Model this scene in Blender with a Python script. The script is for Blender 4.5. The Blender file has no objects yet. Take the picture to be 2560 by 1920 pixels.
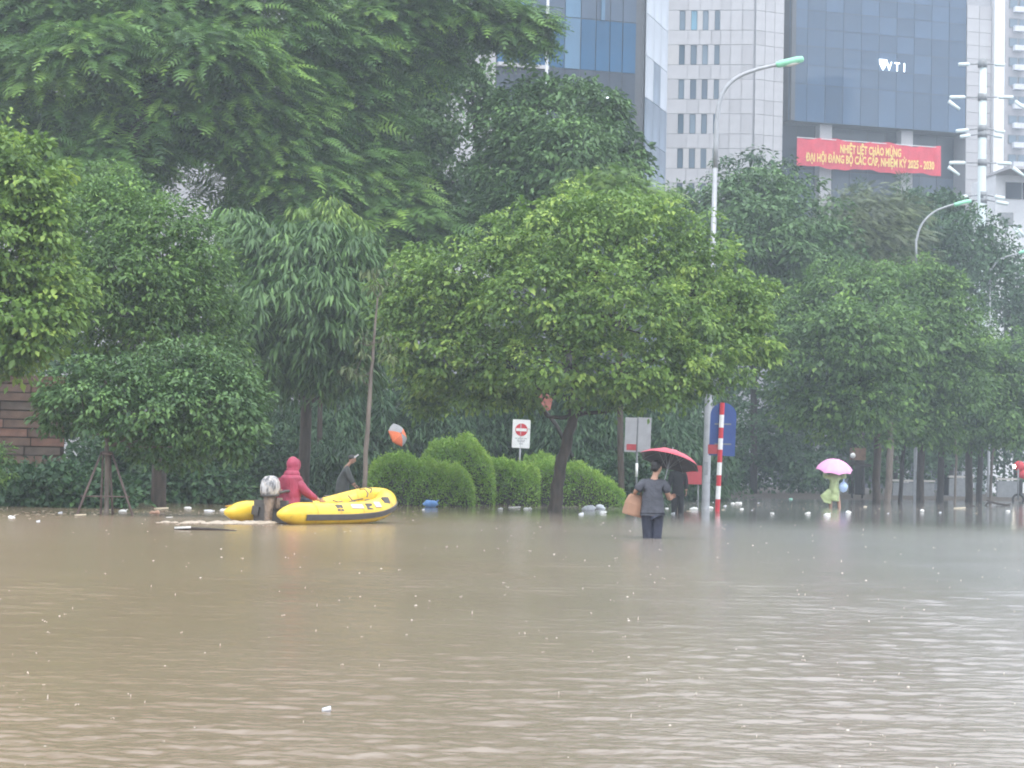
import bpy, bmesh, math, random
import numpy as np
from mathutils import Vector, Matrix
from math import sin, cos, pi, radians, sqrt

SC = bpy.context.scene
COL = SC.collection
rng = np.random.default_rng(7)
random.seed(7)

# ------------------------------------------------------------------ camera
F, CX, CY = 5000.0, 1280.0, 960.0          # focal length and centre in pixels of the 2560 px photograph
CAM = np.array((0.0, 0.0, 1.03))
PITCH = math.atan(222.0 / F)
ROLL = radians(1.2)
_f = np.array((0, cos(PITCH), sin(PITCH)))
_u = np.array((0, -sin(PITCH), cos(PITCH)))
_r = np.array((1.0, 0, 0))
_r2 = cos(ROLL) * _r + sin(ROLL) * _u
_u2 = -sin(ROLL) * _r + cos(ROLL) * _u
cam_data = bpy.data.cameras.new('camera')
cam_data.sensor_width = 36.0
cam_data.lens = F / 2560 * 36.0
cam_data.clip_start = 0.1
cam_data.clip_end = 3000
cam = bpy.data.objects.new('camera', cam_data)
COL.objects.link(cam)
cam.matrix_world = Matrix(((_r2[0], _u2[0], -_f[0], CAM[0]), (_r2[1], _u2[1], -_f[1], CAM[1]), (_r2[2], _u2[2], -_f[2], CAM[2]), (0, 0, 0, 1)))
SC.camera = cam

# ------------------------------------------------------------------ sky, sun, exposure
HAZE = 0.00096
SUN_EL, SUN_AZ = radians(64), radians(160)
world = bpy.data.worlds.new('World')
SC.world = world
world.use_nodes = True
nt = world.node_tree
nt.nodes.clear()
sky = nt.nodes.new('ShaderNodeTexSky')
sky.sky_type = 'NISHITA'
sky.sun_disc = False
sky.sun_elevation = SUN_EL
sky.sun_rotation = SUN_AZ
sky.air_density = 1.0
sky.dust_density = 4.0
hsv = nt.nodes.new('ShaderNodeHueSaturation')      # overcast: most of the blue is gone
hsv.inputs['Saturation'].default_value = 0.36
bg = nt.nodes.new('ShaderNodeBackground')
bg.inputs['Strength'].default_value = 0.15
out = nt.nodes.new('ShaderNodeOutputWorld')
nt.links.new(sky.outputs[0], hsv.inputs['Color'])
deck = nt.nodes.new('ShaderNodeMix')               # an even cloud deck hides most of the blue dome
deck.data_type = 'RGBA'
deck.inputs[0].default_value = 0.75
deck.inputs[7].default_value = (5.6, 6.0, 6.6, 1)
nt.links.new(hsv.outputs[0], deck.inputs[6])
nt.links.new(deck.outputs[2], bg.inputs[0])
nt.links.new(bg.outputs[0], out.inputs[0])
sun = bpy.data.lights.new('sun', 'SUN')
sun.energy = 0.6
sun.angle = radians(45)
sun.color = (1.0, 0.97, 0.92)
sun_o = bpy.data.objects.new('sun', sun)
COL.objects.link(sun_o)
# direction towards the sun, sky rotation is measured clockwise from +Y
sd = Vector((sin(SUN_AZ) * cos(SUN_EL), cos(SUN_AZ) * cos(SUN_EL), sin(SUN_EL)))
sun_o.rotation_euler = sd.to_track_quat('Z', 'Y').to_euler()
sun_o.location = (0, -20, 60)
SC.view_settings.view_transform = 'Standard'
SC.view_settings.look = 'None'
SC.view_settings.gamma = 1
SC.view_settings.use_curve_mapping = False
SC.view_settings.exposure = 1.48
SC.cycles.use_denoising = True
SC.cycles.filter_width = 1.9                 # the phone's soft lens
SC.cycles.max_bounces = 8
SC.cycles.diffuse_bounces = 4
SC.cycles.glossy_bounces = 3
SC.cycles.transmission_bounces = 4
SC.cycles.volume_bounces = 1
SC.cycles.caustics_reflective = False
SC.cycles.caustics_refractive = False

# ------------------------------------------------------------------ helpers
def ray(px, py):
    return _f + (px - CX) / F * _r2 - (py - CY) / F * _u2

def at(px, py, Y):
    """point at depth Y metres that the photograph shows at pixel px, py"""
    d = ray(px, py)
    return CAM + d * (Y / d[1])

def gp(px, py):
    """point of the water surface seen at pixel px, py"""
    d = ray(px, py)
    return CAM + d * (-CAM[2] / d[2])

def on_plane(px, py, O, n):
    d = ray(px, py)
    t = np.dot(np.asarray(O) - CAM, n) / np.dot(d, n)
    return CAM + d * t

def wl(px, Y):
    """water surface point in column px at depth Y"""
    p = at(px, 1200, Y)
    return np.array((p[0], p[1], 0.0))

def tag(o, label=None, cat=None, group=None, kind=None):
    if label: o['label'] = label
    if cat: o['category'] = cat
    if group: o['group'] = group
    if kind: o['kind'] = kind
    return o

def thing(name, label, cat, loc=(0, 0, 0), rz=0.0, group=None):
    o = bpy.data.objects.new(name, None)
    COL.objects.link(o)
    o.empty_display_size = 0.2
    o.location = [float(v) for v in loc]
    o.rotation_euler = (0, 0, rz)
    return tag(o, label, cat, group)

class MB:
    """collects shapes, links them as one mesh object"""
    def __init__(s):
        s.v, s.f, s.m, s.cur = [], [], [], 0
    def mat(s, i):
        s.cur = i
        return s
    def add(s, vs, fs):
        n = len(s.v)
        s.v += [tuple(float(c) for c in v) for v in vs]
        s.f += [tuple(i + n for i in f) for f in fs]
        s.m += [s.cur] * len(fs)
        return s
    def box(s, c, d, rot=None):
        x, y, z = d[0] / 2, d[1] / 2, d[2] / 2
        vs = [Vector(q) for q in ((-x, -y, -z), (x, -y, -z), (x, y, -z), (-x, y, -z), (-x, -y, z), (x, -y, z), (x, y, z), (-x, y, z))]
        if rot is not None:
            vs = [rot @ v for v in vs]
        c = Vector(c)
        return s.add([v + c for v in vs], [(0, 3, 2, 1), (4, 5, 6, 7), (0, 1, 5, 4), (1, 2, 6, 5), (2, 3, 7, 6), (3, 0, 4, 7)])
    def tube(s, pts, rad, n=8, cap=True, flat=1.0):
        pts = [Vector([float(c) for c in p]) for p in pts]
        if not hasattr(rad, '__len__'):
            rad = [rad] * len(pts)
        vs, fs = [], []
        ref = None
        for i, p in enumerate(pts):
            t = (pts[min(i + 1, len(pts) - 1)] - pts[max(i - 1, 0)]).normalized()
            if ref is None:
                ref = Vector((0, 0, 1)) if abs(t.z) < 0.9 else Vector((0, 1, 0))
            a = t.cross(ref)
            if a.length < 1e-6:
                a = t.orthogonal()
            a.normalize()
            b = a.cross(t)
            b.normalize()
            ref = b
            for k in range(n):
                an = 2 * pi * k / n
                vs.append(p + a * cos(an) * rad[i] + b * sin(an) * rad[i] * flat)
        for i in range(len(pts) - 1):
            for k in range(n):
                fs.append((i * n + k, i * n + (k + 1) % n, (i + 1) * n + (k + 1) % n, (i + 1) * n + k))
        if cap:
            fs.append(tuple(range(n - 1, -1, -1)))
            fs.append(tuple(range((len(pts) - 1) * n, len(pts) * n)))
        return s.add(vs, fs)
    def ell(s, c, r, nu=14, nv=9, rot=None, jit=0.0):
        vs, fs = [], []
        c = Vector(c)
        for j in range(nv + 1):
            th = pi * j / nv
            for i in range(nu):
                ph = 2 * pi * i / nu
                v = Vector((r[0] * sin(th) * cos(ph), r[1] * sin(th) * sin(ph), r[2] * cos(th)))
                if jit:
                    v *= 1 + jit * (random.random() - .5)
                if rot is not None:
                    v = rot @ v
                vs.append(v + c)
        for j in range(nv):
            for i in range(nu):
                fs.append((j * nu + i, (j + 1) * nu + i, (j + 1) * nu + (i + 1) % nu, j * nu + (i + 1) % nu))
        return s.add(vs, fs)
    def prism(s, poly, y0, y1):
        """polygon of (x, z) points, extruded along y"""
        n = len(poly)
        vs = [(x, y0, z) for x, z in poly] + [(x, y1, z) for x, z in poly]
        fs = [tuple(range(n)), tuple(range(2 * n - 1, n - 1, -1))]
        fs += [(i, i + n, (i + 1) % n + n, (i + 1) % n) for i in range(n)]
        return s.add(vs, fs)
    def build(s, name, mats, parent=None, smooth=False, loc=None, rz=0.0):
        me = bpy.data.meshes.new(name)
        me.from_pydata(s.v, [], s.f)
        if not isinstance(mats, (list, tuple)):
            mats = [mats]
        for m in mats:
            me.materials.append(m)
        if len(mats) > 1:
            me.polygons.foreach_set('material_index', s.m)
        bm = bmesh.new()
        bm.from_mesh(me)
        bmesh.ops.remove_doubles(bm, verts=bm.verts, dist=1e-5)
        bmesh.ops.recalc_face_normals(bm, faces=bm.faces)
        bm.to_mesh(me)
        bm.free()
        if smooth:
            me.polygons.foreach_set('use_smooth', [True] * len(me.polygons))
        return link(name, me, parent, loc, rz)

def link(name, me, parent=None, loc=None, rz=0.0):
    o = bpy.data.objects.new(name, me)
    COL.objects.link(o)
    o.parent = parent
    if loc is not None:
        o.location = [float(c) for c in loc]
    if rz:
        o.rotation_euler = (0, 0, rz)
    return o

# ------------------------------------------------------------------ materials
def mat(name, col, rough=0.6, var=0.12, scale=6.0, bump=0.0, spec=0.4, metal=0.0, stretch=(1, 1, 1), emit=0.0, alpha=1.0, dirt=None, dist=.02):
    m = bpy.data.materials.new(name)
    m.use_nodes = True
    t = m.node_tree
    b = t.nodes['Principled BSDF']
    b.inputs['Roughness'].default_value = rough
    b.inputs['Metallic'].default_value = metal
    b.inputs['Specular IOR Level'].default_value = spec
    tc = t.nodes.new('ShaderNodeTexCoord')
    mp = t.nodes.new('ShaderNodeMapping')
    mp.inputs['Scale'].default_value = stretch
    t.links.new(tc.outputs['Object'], mp.inputs[0])
    nz = t.nodes.new('ShaderNodeTexNoise')
    nz.inputs['Scale'].default_value = scale
    nz.inputs['Detail'].default_value = 5
    t.links.new(mp.outputs[0], nz.inputs['Vector'])
    rp = t.nodes.new('ShaderNodeValToRGB')
    lo = [max(0, c * (1 - var * 1.6)) for c in col]
    hi = [min(1, c * (1 + var * 1.6)) for c in col]
    rp.color_ramp.elements[0].position = 0.25
    rp.color_ramp.elements[1].position = 0.75
    rp.color_ramp.elements[0].color = (*lo, 1)
    rp.color_ramp.elements[1].color = (*hi, 1)
    if dirt:
        e = rp.color_ramp.elements.new(0.36)
        e.color = (*[c * (1 - var) for c in col], 1)
        rp.color_ramp.elements[0].color = (*dirt, 1)
    t.links.new(nz.outputs[0], rp.inputs[0])
    t.links.new(rp.outputs[0], b.inputs['Base Color'])
    if bump:
        bp = t.nodes.new('ShaderNodeBump')
        bp.inputs['Strength'].default_value = bump
        bp.inputs['Distance'].default_value = dist
        t.links.new(nz.outputs[0], bp.inputs['Height'])
        t.links.new(bp.outputs[0], b.inputs['Normal'])
    if emit:
        b.inputs['Emission Color'].default_value = (*col, 1)
        b.inputs['Emission Strength'].default_value = emit
    return m

def leaf_mat(name, stops, rough=0.45, trans=0.22, spec=0.35):
    """stops: colours from old to young leaf, picked by each leaf's own tint"""
    m = bpy.data.materials.new(name)
    m.use_nodes = True
    t = m.node_tree
    b = t.nodes['Principled BSDF']
    b.inputs['Roughness'].default_value = rough
    b.inputs['Specular IOR Level'].default_value = spec
    a = t.nodes.new('ShaderNodeAttribute')
    a.attribute_name = 'tint'
    rp = t.nodes.new('ShaderNodeValToRGB')
    els = rp.color_ramp.elements
    while len(els) < len(stops):
        els.new(0.5)
    for i, c in enumerate(stops):
        els[i].position = i / (len(stops) - 1)
        els[i].color = (*c, 1)
    t.links.new(a.outputs['Fac'], rp.inputs[0])
    t.links.new(rp.outputs[0], b.inputs['Base Color'])
    tr = t.nodes.new('ShaderNodeBsdfTranslucent')
    t.links.new(rp.outputs[0], tr.inputs[0])
    mx = t.nodes.new('ShaderNodeMixShader')
    mx.inputs[0].default_value = trans
    t.links.new(b.outputs[0], mx.inputs[1])
    t.links.new(tr.outputs[0], mx.inputs[2])
    t.links.new(mx.outputs[0], t.nodes['Material Output'].inputs[0])
    return m

# ------------------------------------------------------------------ foliage
def norm(a):
    return a / np.maximum(np.linalg.norm(a, axis=-1, keepdims=True), 1e-9)

def tri_mesh(name, V, T, tint, m, parent, loc):
    me = bpy.data.meshes.new(name)
    me.vertices.add(len(V))
    me.vertices.foreach_set('co', V.astype(np.float32).ravel())
    k = T.shape[1]
    me.loops.add(T.size)
    me.loops.foreach_set('vertex_index', T.astype(np.int32).ravel())
    me.polygons.add(len(T))
    me.polygons.foreach_set('loop_start', np.arange(0, T.size, k, dtype=np.int32))
    at_ = me.attributes.new('tint', 'FLOAT', 'POINT')
    at_.data.foreach_set('value', tint.astype(np.float32))
    me.update(calc_edges=True)
    me.materials.append(m)
    return link(name, me, parent, loc)

def frame_of(D, N):
    S = norm(np.cross(D, N))
    return S, norm(np.cross(S, D))

def leaves(name, P, D, N, L, W, tint, m, parent=None, loc=None, fold=0.18, droop=0.15):
    """one folded leaf (two triangles) per row"""
    S, N2 = frame_of(D, N)
    L, W = L[:, None], W[:, None]
    mid = P + D * L * 0.55
    tip = P + D * L - np.array((0, 0, 1.0)) * L * droop
    up = N2 * W * fold
    V = np.stack((P, mid + S * W * .5 + up, tip, mid - S * W * .5 + up), 1).reshape(-1, 3)
    i = np.arange(len(P))[:, None] * 4
    T = np.concatenate((i + np.array((0, 1, 2)), i + np.array((0, 2, 3))), 1).reshape(-1, 3)
    return tri_mesh(name, V, T, np.repeat(tint, 4), m, parent, loc)

def fronds(name, P, D, N, L, tint, m, parent=None, loc=None, pairs=7, width=0.34, droop=0.35):
    """feathery compound leaf: a curved midrib with slim leaflets"""
    S, N2 = frame_of(D, N)
    Vs, Ts = [], []
    n = len(P)
    Lc = L[:, None]
    down = np.array((0, 0, -1.0))
    def rib(t):
        return P + D * Lc * t + down * Lc * droop * t * t
    base = 0
    for k in range(pairs):
        t = 0.12 + 0.88 * k / (pairs - 1)
        a, b = rib(t - 0.05), rib(t + 0.055)
        prof = width * (1 - 0.65 * abs(2 * t - 0.9) ** 2)
        for sg in (1, -1):
            tip = rib(t) + S * sg * Lc * prof + D * Lc * 0.12 + down * Lc * 0.05
            Vs.append(np.stack((a, b, tip), 1))
    V = np.stack(Vs, 1).reshape(-1, 3)
    T = np.arange(len(V)).reshape(-1, 3)
    return tri_mesh(name, V, T, np.repeat(tint, pairs * 2 * 3), m, parent, loc)

def sph(n):
    v = rng.normal(size=(n, 3))
    return norm(v)

def crown_points(lobes, n_clumps, back=0.4, inner=0.3):
    """clump centres spread through ellipsoid lobes; lobes = (px, py, rx, ry, Y)"""
    E = []
    for lb in lobes:
        px, py, rx, ry, Y = lb[:5]
        c = at(px, py, Y)
        Rx, Rz = rx * Y / F, ry * Y / F
        Ry = lb[5] if len(lb) > 5 else 0.5 * (Rx + Rz)
        E.append((c, np.array((Rx, Ry, Rz))))
    w = np.array([e[1][0] * e[1][2] + 0.3 for e in E])
    cnt = np.maximum(3, (n_clumps * w / w.sum()).astype(int))
    C, U, = [], []
    for (c, R), k in zip(E, cnt):
        u = sph(k * 2)
        keep = (u[:, 1] < 0.25) | (rng.random(len(u)) < back)
        u = u[keep][:k]
        az, el = np.arctan2(u[:, 1], u[:, 0]), u[:, 2]
        f1, f2, f3 = rng.uniform(0, 6.28, 3)
        ragged = 1 + .13 * np.sin(3 * az + f1) * np.cos(2.5 * el + f2) + .09 * np.sin(6 * az + 5 * el + f3)
        r = np.where(rng.random(len(u)) < inner, rng.uniform(.3, .8, len(u)), ragged * (.86 + np.abs(rng.normal(0, .13, len(u)))))
        C.append(c + u * R * r[:, None])
        U.append(u)
    return np.concatenate(C), np.concatenate(U), E

def foliage(style, lobes, n_clumps, per, rc, size, back=0.4, inner=0.3, wind=0.0, young=0.12, spread=0.16, cut_z=None):
    """positions and frames of leaves: clumps of leaves in lobes"""
    C, U, E = crown_points(lobes, n_clumps, back, inner)
    k = len(C)
    cr = rc * rng.uniform(.65, 1.35, k)
    ctint = rng.normal(.43, .17, k)
    ctint[rng.random(k) < young] += 0.32
    v = sph(k * per)
    v[:, 2] = np.abs(v[:, 2]) * np.where(rng.random(k * per) < (.86 if style == 'rosette' else .72), 1, -1)
    rad = rng.uniform(.6 if style == 'rosette' else .35, 1.0, k * per) ** .6
    Cc, Uc, cr_ = np.repeat(C, per, 0), np.repeat(U, per, 0), np.repeat(cr, per)
    P = Cc + v * np.array((1, 1, .7)) * (cr_ * rad)[:, None]
    jit = rng.normal(size=(k * per, 3))
    up = np.array((0, 0, 1.0))
    if style == 'rosette':
        D = norm(v * np.array((1, 1, .4)) * .75 + Uc * .3 + jit * .3 - up * .42)
        N = norm(up * .75 + v * .55 + Uc * .55 + jit[::-1] * .32)
    elif style == 'droop':
        D = norm(v * np.array((1, 1, .3)) * .8 + jit * .25 - up * .75)
        N = norm(v + up * .5 + jit[::-1] * .3)
    elif style == 'feather':
        D = norm(v * np.array((1, 1, .2)) * .8 + Uc * np.array((1, 1, .25)) * .6 + jit * .25 + np.array((wind, 0, -.08)))
        N = norm(up * 1.0 + jit[::-1] * .35 + Uc * .5 + v * .2)
    elif style == 'needle':
        D = norm(v * .7 + jit * .4 + up * .25)
        N = norm(jit[::-1] + up * .2)
    else:  # small round leaves
        D = norm(v * .6 + jit * .7 + Uc * .3)
        N = norm(Uc * .7 + v * .3 + up * .6 + jit[::-1] * .4)
    if wind and style != 'feather':
        D = norm(D + np.array((wind, 0, 0)))
    L = size * rng.uniform(.6, 1.3, k * per) * np.repeat(rng.uniform(.72, 1.25, k), per)
    tint = np.clip(np.repeat(ctint, per) + rng.normal(0, spread, k * per), 0, 1)
    if cut_z is not None:
        keep = P[:, 2] > cut_z
        P, D, N, L, tint = P[keep], D[keep], N[keep], L[keep], tint[keep]
    return P, D, N, L, tint, E

def plant(name, label, cat, group, base, trunk, lobes, style, n, per, rc, size, aspect, m, bark, limb_r=0.05, limbs=True, back=0.4,
          inner=0.3, wind=0.0, young=0.12, cut_z=-0.05, crown='crown', pairs=7, fw=0.34, droop=0.15, twigs=0, spread=0.16):
    """base: world point; trunk: list of (px, py, Y, radius)"""
    base = np.asarray(base, float)
    t = thing(name, label, cat, base, 0, group)
    P, D, N, L, tint, E = foliage(style, lobes, n, per, rc, size, back, inner, wind, young, spread, cut_z)
    P = P - base
    if style == 'feather':
        fronds(crown, P, D, N, L, tint, m, t, None, pairs, fw, droop + .2)
    else:
        leaves(crown, P, D, N, L, L * aspect, tint, m, t, None, droop=droop)
    if trunk:
        pts = [at(a, b, Y) - base for a, b, Y, r in trunk]
        pts[0][2] = -0.6
        rad = [q[3] for q in trunk]
        mb = MB()
        # slight irregular bends between the given points
        pp, rr = [], []
        for i in range(len(pts) - 1):
            for q in range(4):
                f_ = q / 4
                p = pts[i] * (1 - f_) + pts[i + 1] * f_
                if q:
                    p = p + rng.normal(0, .14, 3) * rad[i] * np.array((1, 1, 0))
                pp.append(p)
                rr.append((rad[i] * (1 - f_) + rad[i + 1] * f_) * rng.uniform(.93, 1.07))
        pp.append(pts[-1]); rr.append(rad[-1])
        mb.tube(pp, rr, 10)
        tr = mb.build('trunk', bark, t, smooth=True)
        if limbs:
            for c, R in E:
                c = c - base
                # leave the trunk a little below the lobe's height
                j = min(range(len(pp)), key=lambda q: abs(pp[q][2] - (c[2] - R[2] * .7 - np.hypot(*(c - pp[q])[:2]) * .12)))
                j = max(j, int(len(pp) * .42))
                s_ = pp[j]
                if c[2] - s_[2] < .30 * np.hypot(*(c - s_)[:2]):
                    continue
                b = MB()
                mid = s_ * .5 + c * .5 + np.array((0, 0, -.12 * np.linalg.norm(c - s_))) + rng.normal(0, .12, 3)
                path = [s_, s_ * .6 + mid * .4 + rng.normal(0, .05, 3), mid, mid * .45 + c * .55 + rng.normal(0, .08, 3), c + np.array((0, 0, R[2] * .5))]
                r0 = min(rr[j] * .7, limb_r)
                b.tube(path, [r0, r0 * .85, r0 * .65, r0 * .45, r0 * .15], 6)
                for _ in range(twigs):
                    u = sph(1)[0]
                    e = c + u * R * .95
                    b.tube([path[3], path[3] * .5 + e * .5 + rng.normal(0, .06, 3), e], [r0 * .35, r0 * .22, r0 * .06], 5)
                lo = b.build('limb', bark, t, smooth=True)
    return t
# ------------------------------------------------------------------ water
def water_material():
    m = bpy.data.materials.new('flood_water')
    m.use_nodes = True
    t = m.node_tree
    b = t.nodes['Principled BSDF']
    tc = t.nodes.new('ShaderNodeTexCoord')
    def noise(scale, sx, sy, det=4, rough=.55):
        mp = t.nodes.new('ShaderNodeMapping')
        mp.inputs['Scale'].default_value = (sx, sy, 1)
        t.links.new(tc.outputs['Object'], mp.inputs[0])
        n = t.nodes.new('ShaderNodeTexNoise')
        n.inputs['Scale'].default_value = scale
        n.inputs['Detail'].default_value = det
        n.inputs['Roughness'].default_value = rough
        t.links.new(mp.outputs[0], n.inputs['Vector'])
        return n
    silt = noise(.22, 1, .6, 6, .6)
    rp = t.nodes.new('ShaderNodeValToRGB')
    rp.color_ramp.elements[0].position = .3
    rp.color_ramp.elements[1].position = .7
    rp.color_ramp.elements[0].color = (.200, .144, .091, 1)
    rp.color_ramp.elements[1].color = (.250, .188, .124, 1)
    t.links.new(silt.outputs[0], rp.inputs[0])
    # sky sheen painted into the base colour: brown silt turns greyer to the right
    sheen_noise = noise(.05, 1, .5, 3)
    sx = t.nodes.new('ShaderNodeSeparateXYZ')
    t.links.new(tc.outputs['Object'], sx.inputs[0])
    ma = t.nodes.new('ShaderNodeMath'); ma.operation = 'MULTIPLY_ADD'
    t.links.new(sheen_noise.outputs[0], ma.inputs[0]); ma.inputs[1].default_value = 9.0
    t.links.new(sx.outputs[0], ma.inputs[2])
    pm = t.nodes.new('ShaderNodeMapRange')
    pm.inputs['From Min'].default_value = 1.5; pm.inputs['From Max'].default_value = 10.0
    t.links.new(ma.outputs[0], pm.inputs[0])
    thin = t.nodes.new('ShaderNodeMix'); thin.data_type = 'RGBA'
    thin.inputs[7].default_value = (.200, .190, .178, 1)  # grey of the painted sky sheen
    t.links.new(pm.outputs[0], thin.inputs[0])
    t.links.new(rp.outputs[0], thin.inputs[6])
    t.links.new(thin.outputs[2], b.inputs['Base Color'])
    b.inputs['Roughness'].default_value = .20
    b.inputs['IOR'].default_value = 1.33
    b.inputs['Specular IOR Level'].default_value = .5
    n1, n2, n3 = noise(2.2, 1, 1.5, 5), noise(9, 1, 1.4, 3), noise(.35, 1, 1, 2)
    a = t.nodes.new('ShaderNodeMath'); a.operation = 'MULTIPLY_ADD'
    t.links.new(n1.outputs[0], a.inputs[0]); a.inputs[1].default_value = 1.0
    t.links.new(n2.outputs[0], a.inputs[2])
    mr = t.nodes.new('ShaderNodeMapRange')
    mr.inputs['From Min'].default_value = .35; mr.inputs['From Max'].default_value = .7
    mr.inputs['To Min'].default_value = .35; mr.inputs['To Max'].default_value = 1.0
    t.links.new(n3.outputs[0], mr.inputs[0])
    # calmer water in the lee of the trees
    lee = t.nodes.new('ShaderNodeMapRange')
    lee.inputs['From Min'].default_value = 43.0; lee.inputs['From Max'].default_value = 55.0
    wob = t.nodes.new('ShaderNodeMath'); wob.operation = 'MULTIPLY_ADD'
    t.links.new(n3.outputs[0], wob.inputs[0]); wob.inputs[1].default_value = 8.0
    t.links.new(sx.outputs[1], wob.inputs[2])
    t.links.new(wob.outputs[0], lee.inputs[0])
    rg = t.nodes.new('ShaderNodeMapRange')
    rg.inputs['To Min'].default_value = .20; rg.inputs['To Max'].default_value = .07
    t.links.new(lee.outputs[0], rg.inputs[0])
    t.links.new(rg.outputs[0], b.inputs['Roughness'])
    st_ = t.nodes.new('ShaderNodeMath'); st_.operation = 'MULTIPLY'
    inv = t.nodes.new('ShaderNodeMapRange')
    inv.inputs['To Min'].default_value = 1.0; inv.inputs['To Max'].default_value = .45
    t.links.new(lee.outputs[0], inv.inputs[0])
    t.links.new(mr.outputs[0], st_.inputs[0]); t.links.new(inv.outputs[0], st_.inputs[1])
    bp = t.nodes.new('ShaderNodeBump')
    bp.inputs['Distance'].default_value = .012
    t.links.new(st_.outputs[0], bp.inputs['Strength'])
    t.links.new(a.outputs[0], bp.inputs['Height'])
    t.links.new(bp.outputs[0], b.inputs['Normal'])
    return m

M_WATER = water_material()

def wave_height(X, Y, res):
    """sum of wind waves; waves the grid cannot carry are left out"""
    g = np.random.default_rng(3)
    Z = np.zeros_like(X)
    for k in range(46):
        lam = 0.08 * (9 ** (k / 45.0)) * g.uniform(.85, 1.15)
        th = radians(82) + g.normal(0, .42)
        q = 2 * pi / lam
        amp = 0.00175 * lam ** .34 * g.uniform(.6, 1.3)
        fade = np.clip((lam / res - 2.2) / 2.5, 0, 1)
        Z += amp * fade * np.sin(q * (X * cos(th) + Y * sin(th)) + g.uniform(0, 6.28) + 1.2 * np.sin(.37 * X + k) + 1.1 * np.sin(.29 * Y - k))
    # calmer and rougher patches
    patch = .75 + .30 * np.sin(.45 * X + 1.3 + .8 * np.sin(.21 * Y)) * np.sin(.33 * Y + .6) + .2 * np.sin(.9 * X - .5 * Y)
    near = np.clip(.62 + (Y - 8) * .035, .55, 1.0)       # slower, deeper water close by
    return Z * np.clip(patch, .25, 1.3) * near

def build_water():
    inv = np.linspace(1 / 5.2, 1 / 78.0, 640)
    ys = np.concatenate(([-120, -40, -10, 1, 3, 4.4], 1 / inv, [84, 95, 115, 150, 220, 330, 480, 600]))
    us = np.linspace(-.33, .33, 400)
    us = np.concatenate(([-140, -40, -12, -4, -1.5, -.7, -.45], us, [.45, .7, 1.5, 4, 12, 40, 140]))
    Yg, Ug = np.meshgrid(ys, us, indexing='ij')
    Xg = Ug * np.maximum(Yg, 5.2)
    lim = 590.0
    over = np.abs(Xg) > lim
    Xg = np.where(over, np.sign(Xg) * (lim + np.abs(Ug) * .05), Xg)
    dy = np.gradient(ys)
    res = np.maximum(np.abs(dy)[:, None] * np.ones_like(Xg), .00165 * Yg)
    Z = wave_height(Xg, Yg, np.maximum(res, .01))
    Z[np.abs(Ug) > .34] = 0
    Z[(Yg < 5.2) | (Yg > 78)] = 0
    R, Cn = Xg.shape
    V = np.stack((Xg, Yg, Z), -1).reshape(-1, 3)
    idx = np.arange(R * Cn).reshape(R, Cn)
    Q = np.stack((idx[:-1, :-1], idx[:-1, 1:], idx[1:, 1:], idx[1:, :-1]), -1).reshape(-1, 4)
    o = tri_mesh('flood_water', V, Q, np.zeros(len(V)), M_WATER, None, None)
    o.data.polygons.foreach_set('use_smooth', np.ones(len(Q), bool))
    return tag(o, kind='structure')

build_water()

M_SOIL = mat('wet_soil', (.045, .036, .026), .85, .3, 2.0, .5)
g = MB()
# drowned street, then the bank that carries trees and buildings
xs = [-595, -60, -30, -10, 10, 30, 60, 595]
def bank(x): return 76 + .0 * x + (20 if x > 8 else 0) + max(0, min(20, (x - 8) * .8))
prof = [(-118, -.62), (20, -.62), (None, -.55), (None, -.05), (None, .18), (595, .25)]
gv, gf = [], []
for x in xs:
    b0 = bank(x)
    for k, (y, z) in enumerate(prof):
        yy = y if y is not None else b0 + (0, 0, -4, 1.5, 7, 0)[k]
        gv.append((x, yy, z))
n_ = len(prof)
for i in range(len(xs) - 1):
    for k in range(n_ - 1):
        gf.append((i * n_ + k, (i + 1) * n_ + k, (i + 1) * n_ + k + 1, i * n_ + k + 1))
g.add(gv, gf)
tag(g.build('ground', M_SOIL), kind='structure')

# ------------------------------------------------------------------ rain-heavy air
hz = MB()
hz.box((0, 237, 48.0), (1220, 734, 99.4))
haze = hz.build('haze', [])
hm = bpy.data.materials.new('rain_haze')
hm.use_nodes = True
ht = hm.node_tree
ht.nodes.remove(ht.nodes['Principled BSDF'])
pv = ht.nodes.new('ShaderNodeVolumePrincipled')
pv.inputs['Color'].default_value = (.80, .90, 1.0, 1)
pv.inputs['Density'].default_value = HAZE
pv.inputs['Anisotropy'].default_value = 0.0
ht.links.new(pv.outputs[0], ht.nodes['Material Output'].inputs['Volume'])
haze.data.materials.append(hm)
tag(haze, kind='stuff')

# ------------------------------------------------------------------ buildings
M_STONE = mat('pale_stone_cladding', (.40, .392, .402), .55, .06, .9, 0, .3)
M_STONE2 = mat('pale_stone_cladding_streaked', (.36, .352, .362), .55, .08, .9, 0, .3, stretch=(1, 1, .15))
M_STONE3 = mat('pale_stone_cladding_warm', (.41, .398, .394), .55, .07, 1.4, 0, .3, stretch=(1, 1, .3))
M_JOINT = mat('dark_joint', (.31, .31, .33), .8, .1)
M_WHITE = mat('white_render', (.66, .66, .67), .6, .06, 1.5)
M_FRAME = mat('dark_mullion', (.05, .055, .065), .45, .1, spec=.5)
def glass(name, col, rough=.08, metal=.0, var=.15, scale=.5, spec=.5):
    return mat(name, col, rough, var, scale, 0, spec, metal, (1, 1, .4))
M_GBLUE = glass('blue_glass', (.012, .072, .155), .14, spec=.25)
M_GPALE = glass('pale_blue_glass', (.075, .15, .235), .14, spec=.3)
M_GDARK = glass('dark_grey_glass', (.022, .034, .055), .08, spec=.3)
M_GMID = glass('slate_glass', (.050, .075, .115), .08, spec=.3)
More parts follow.
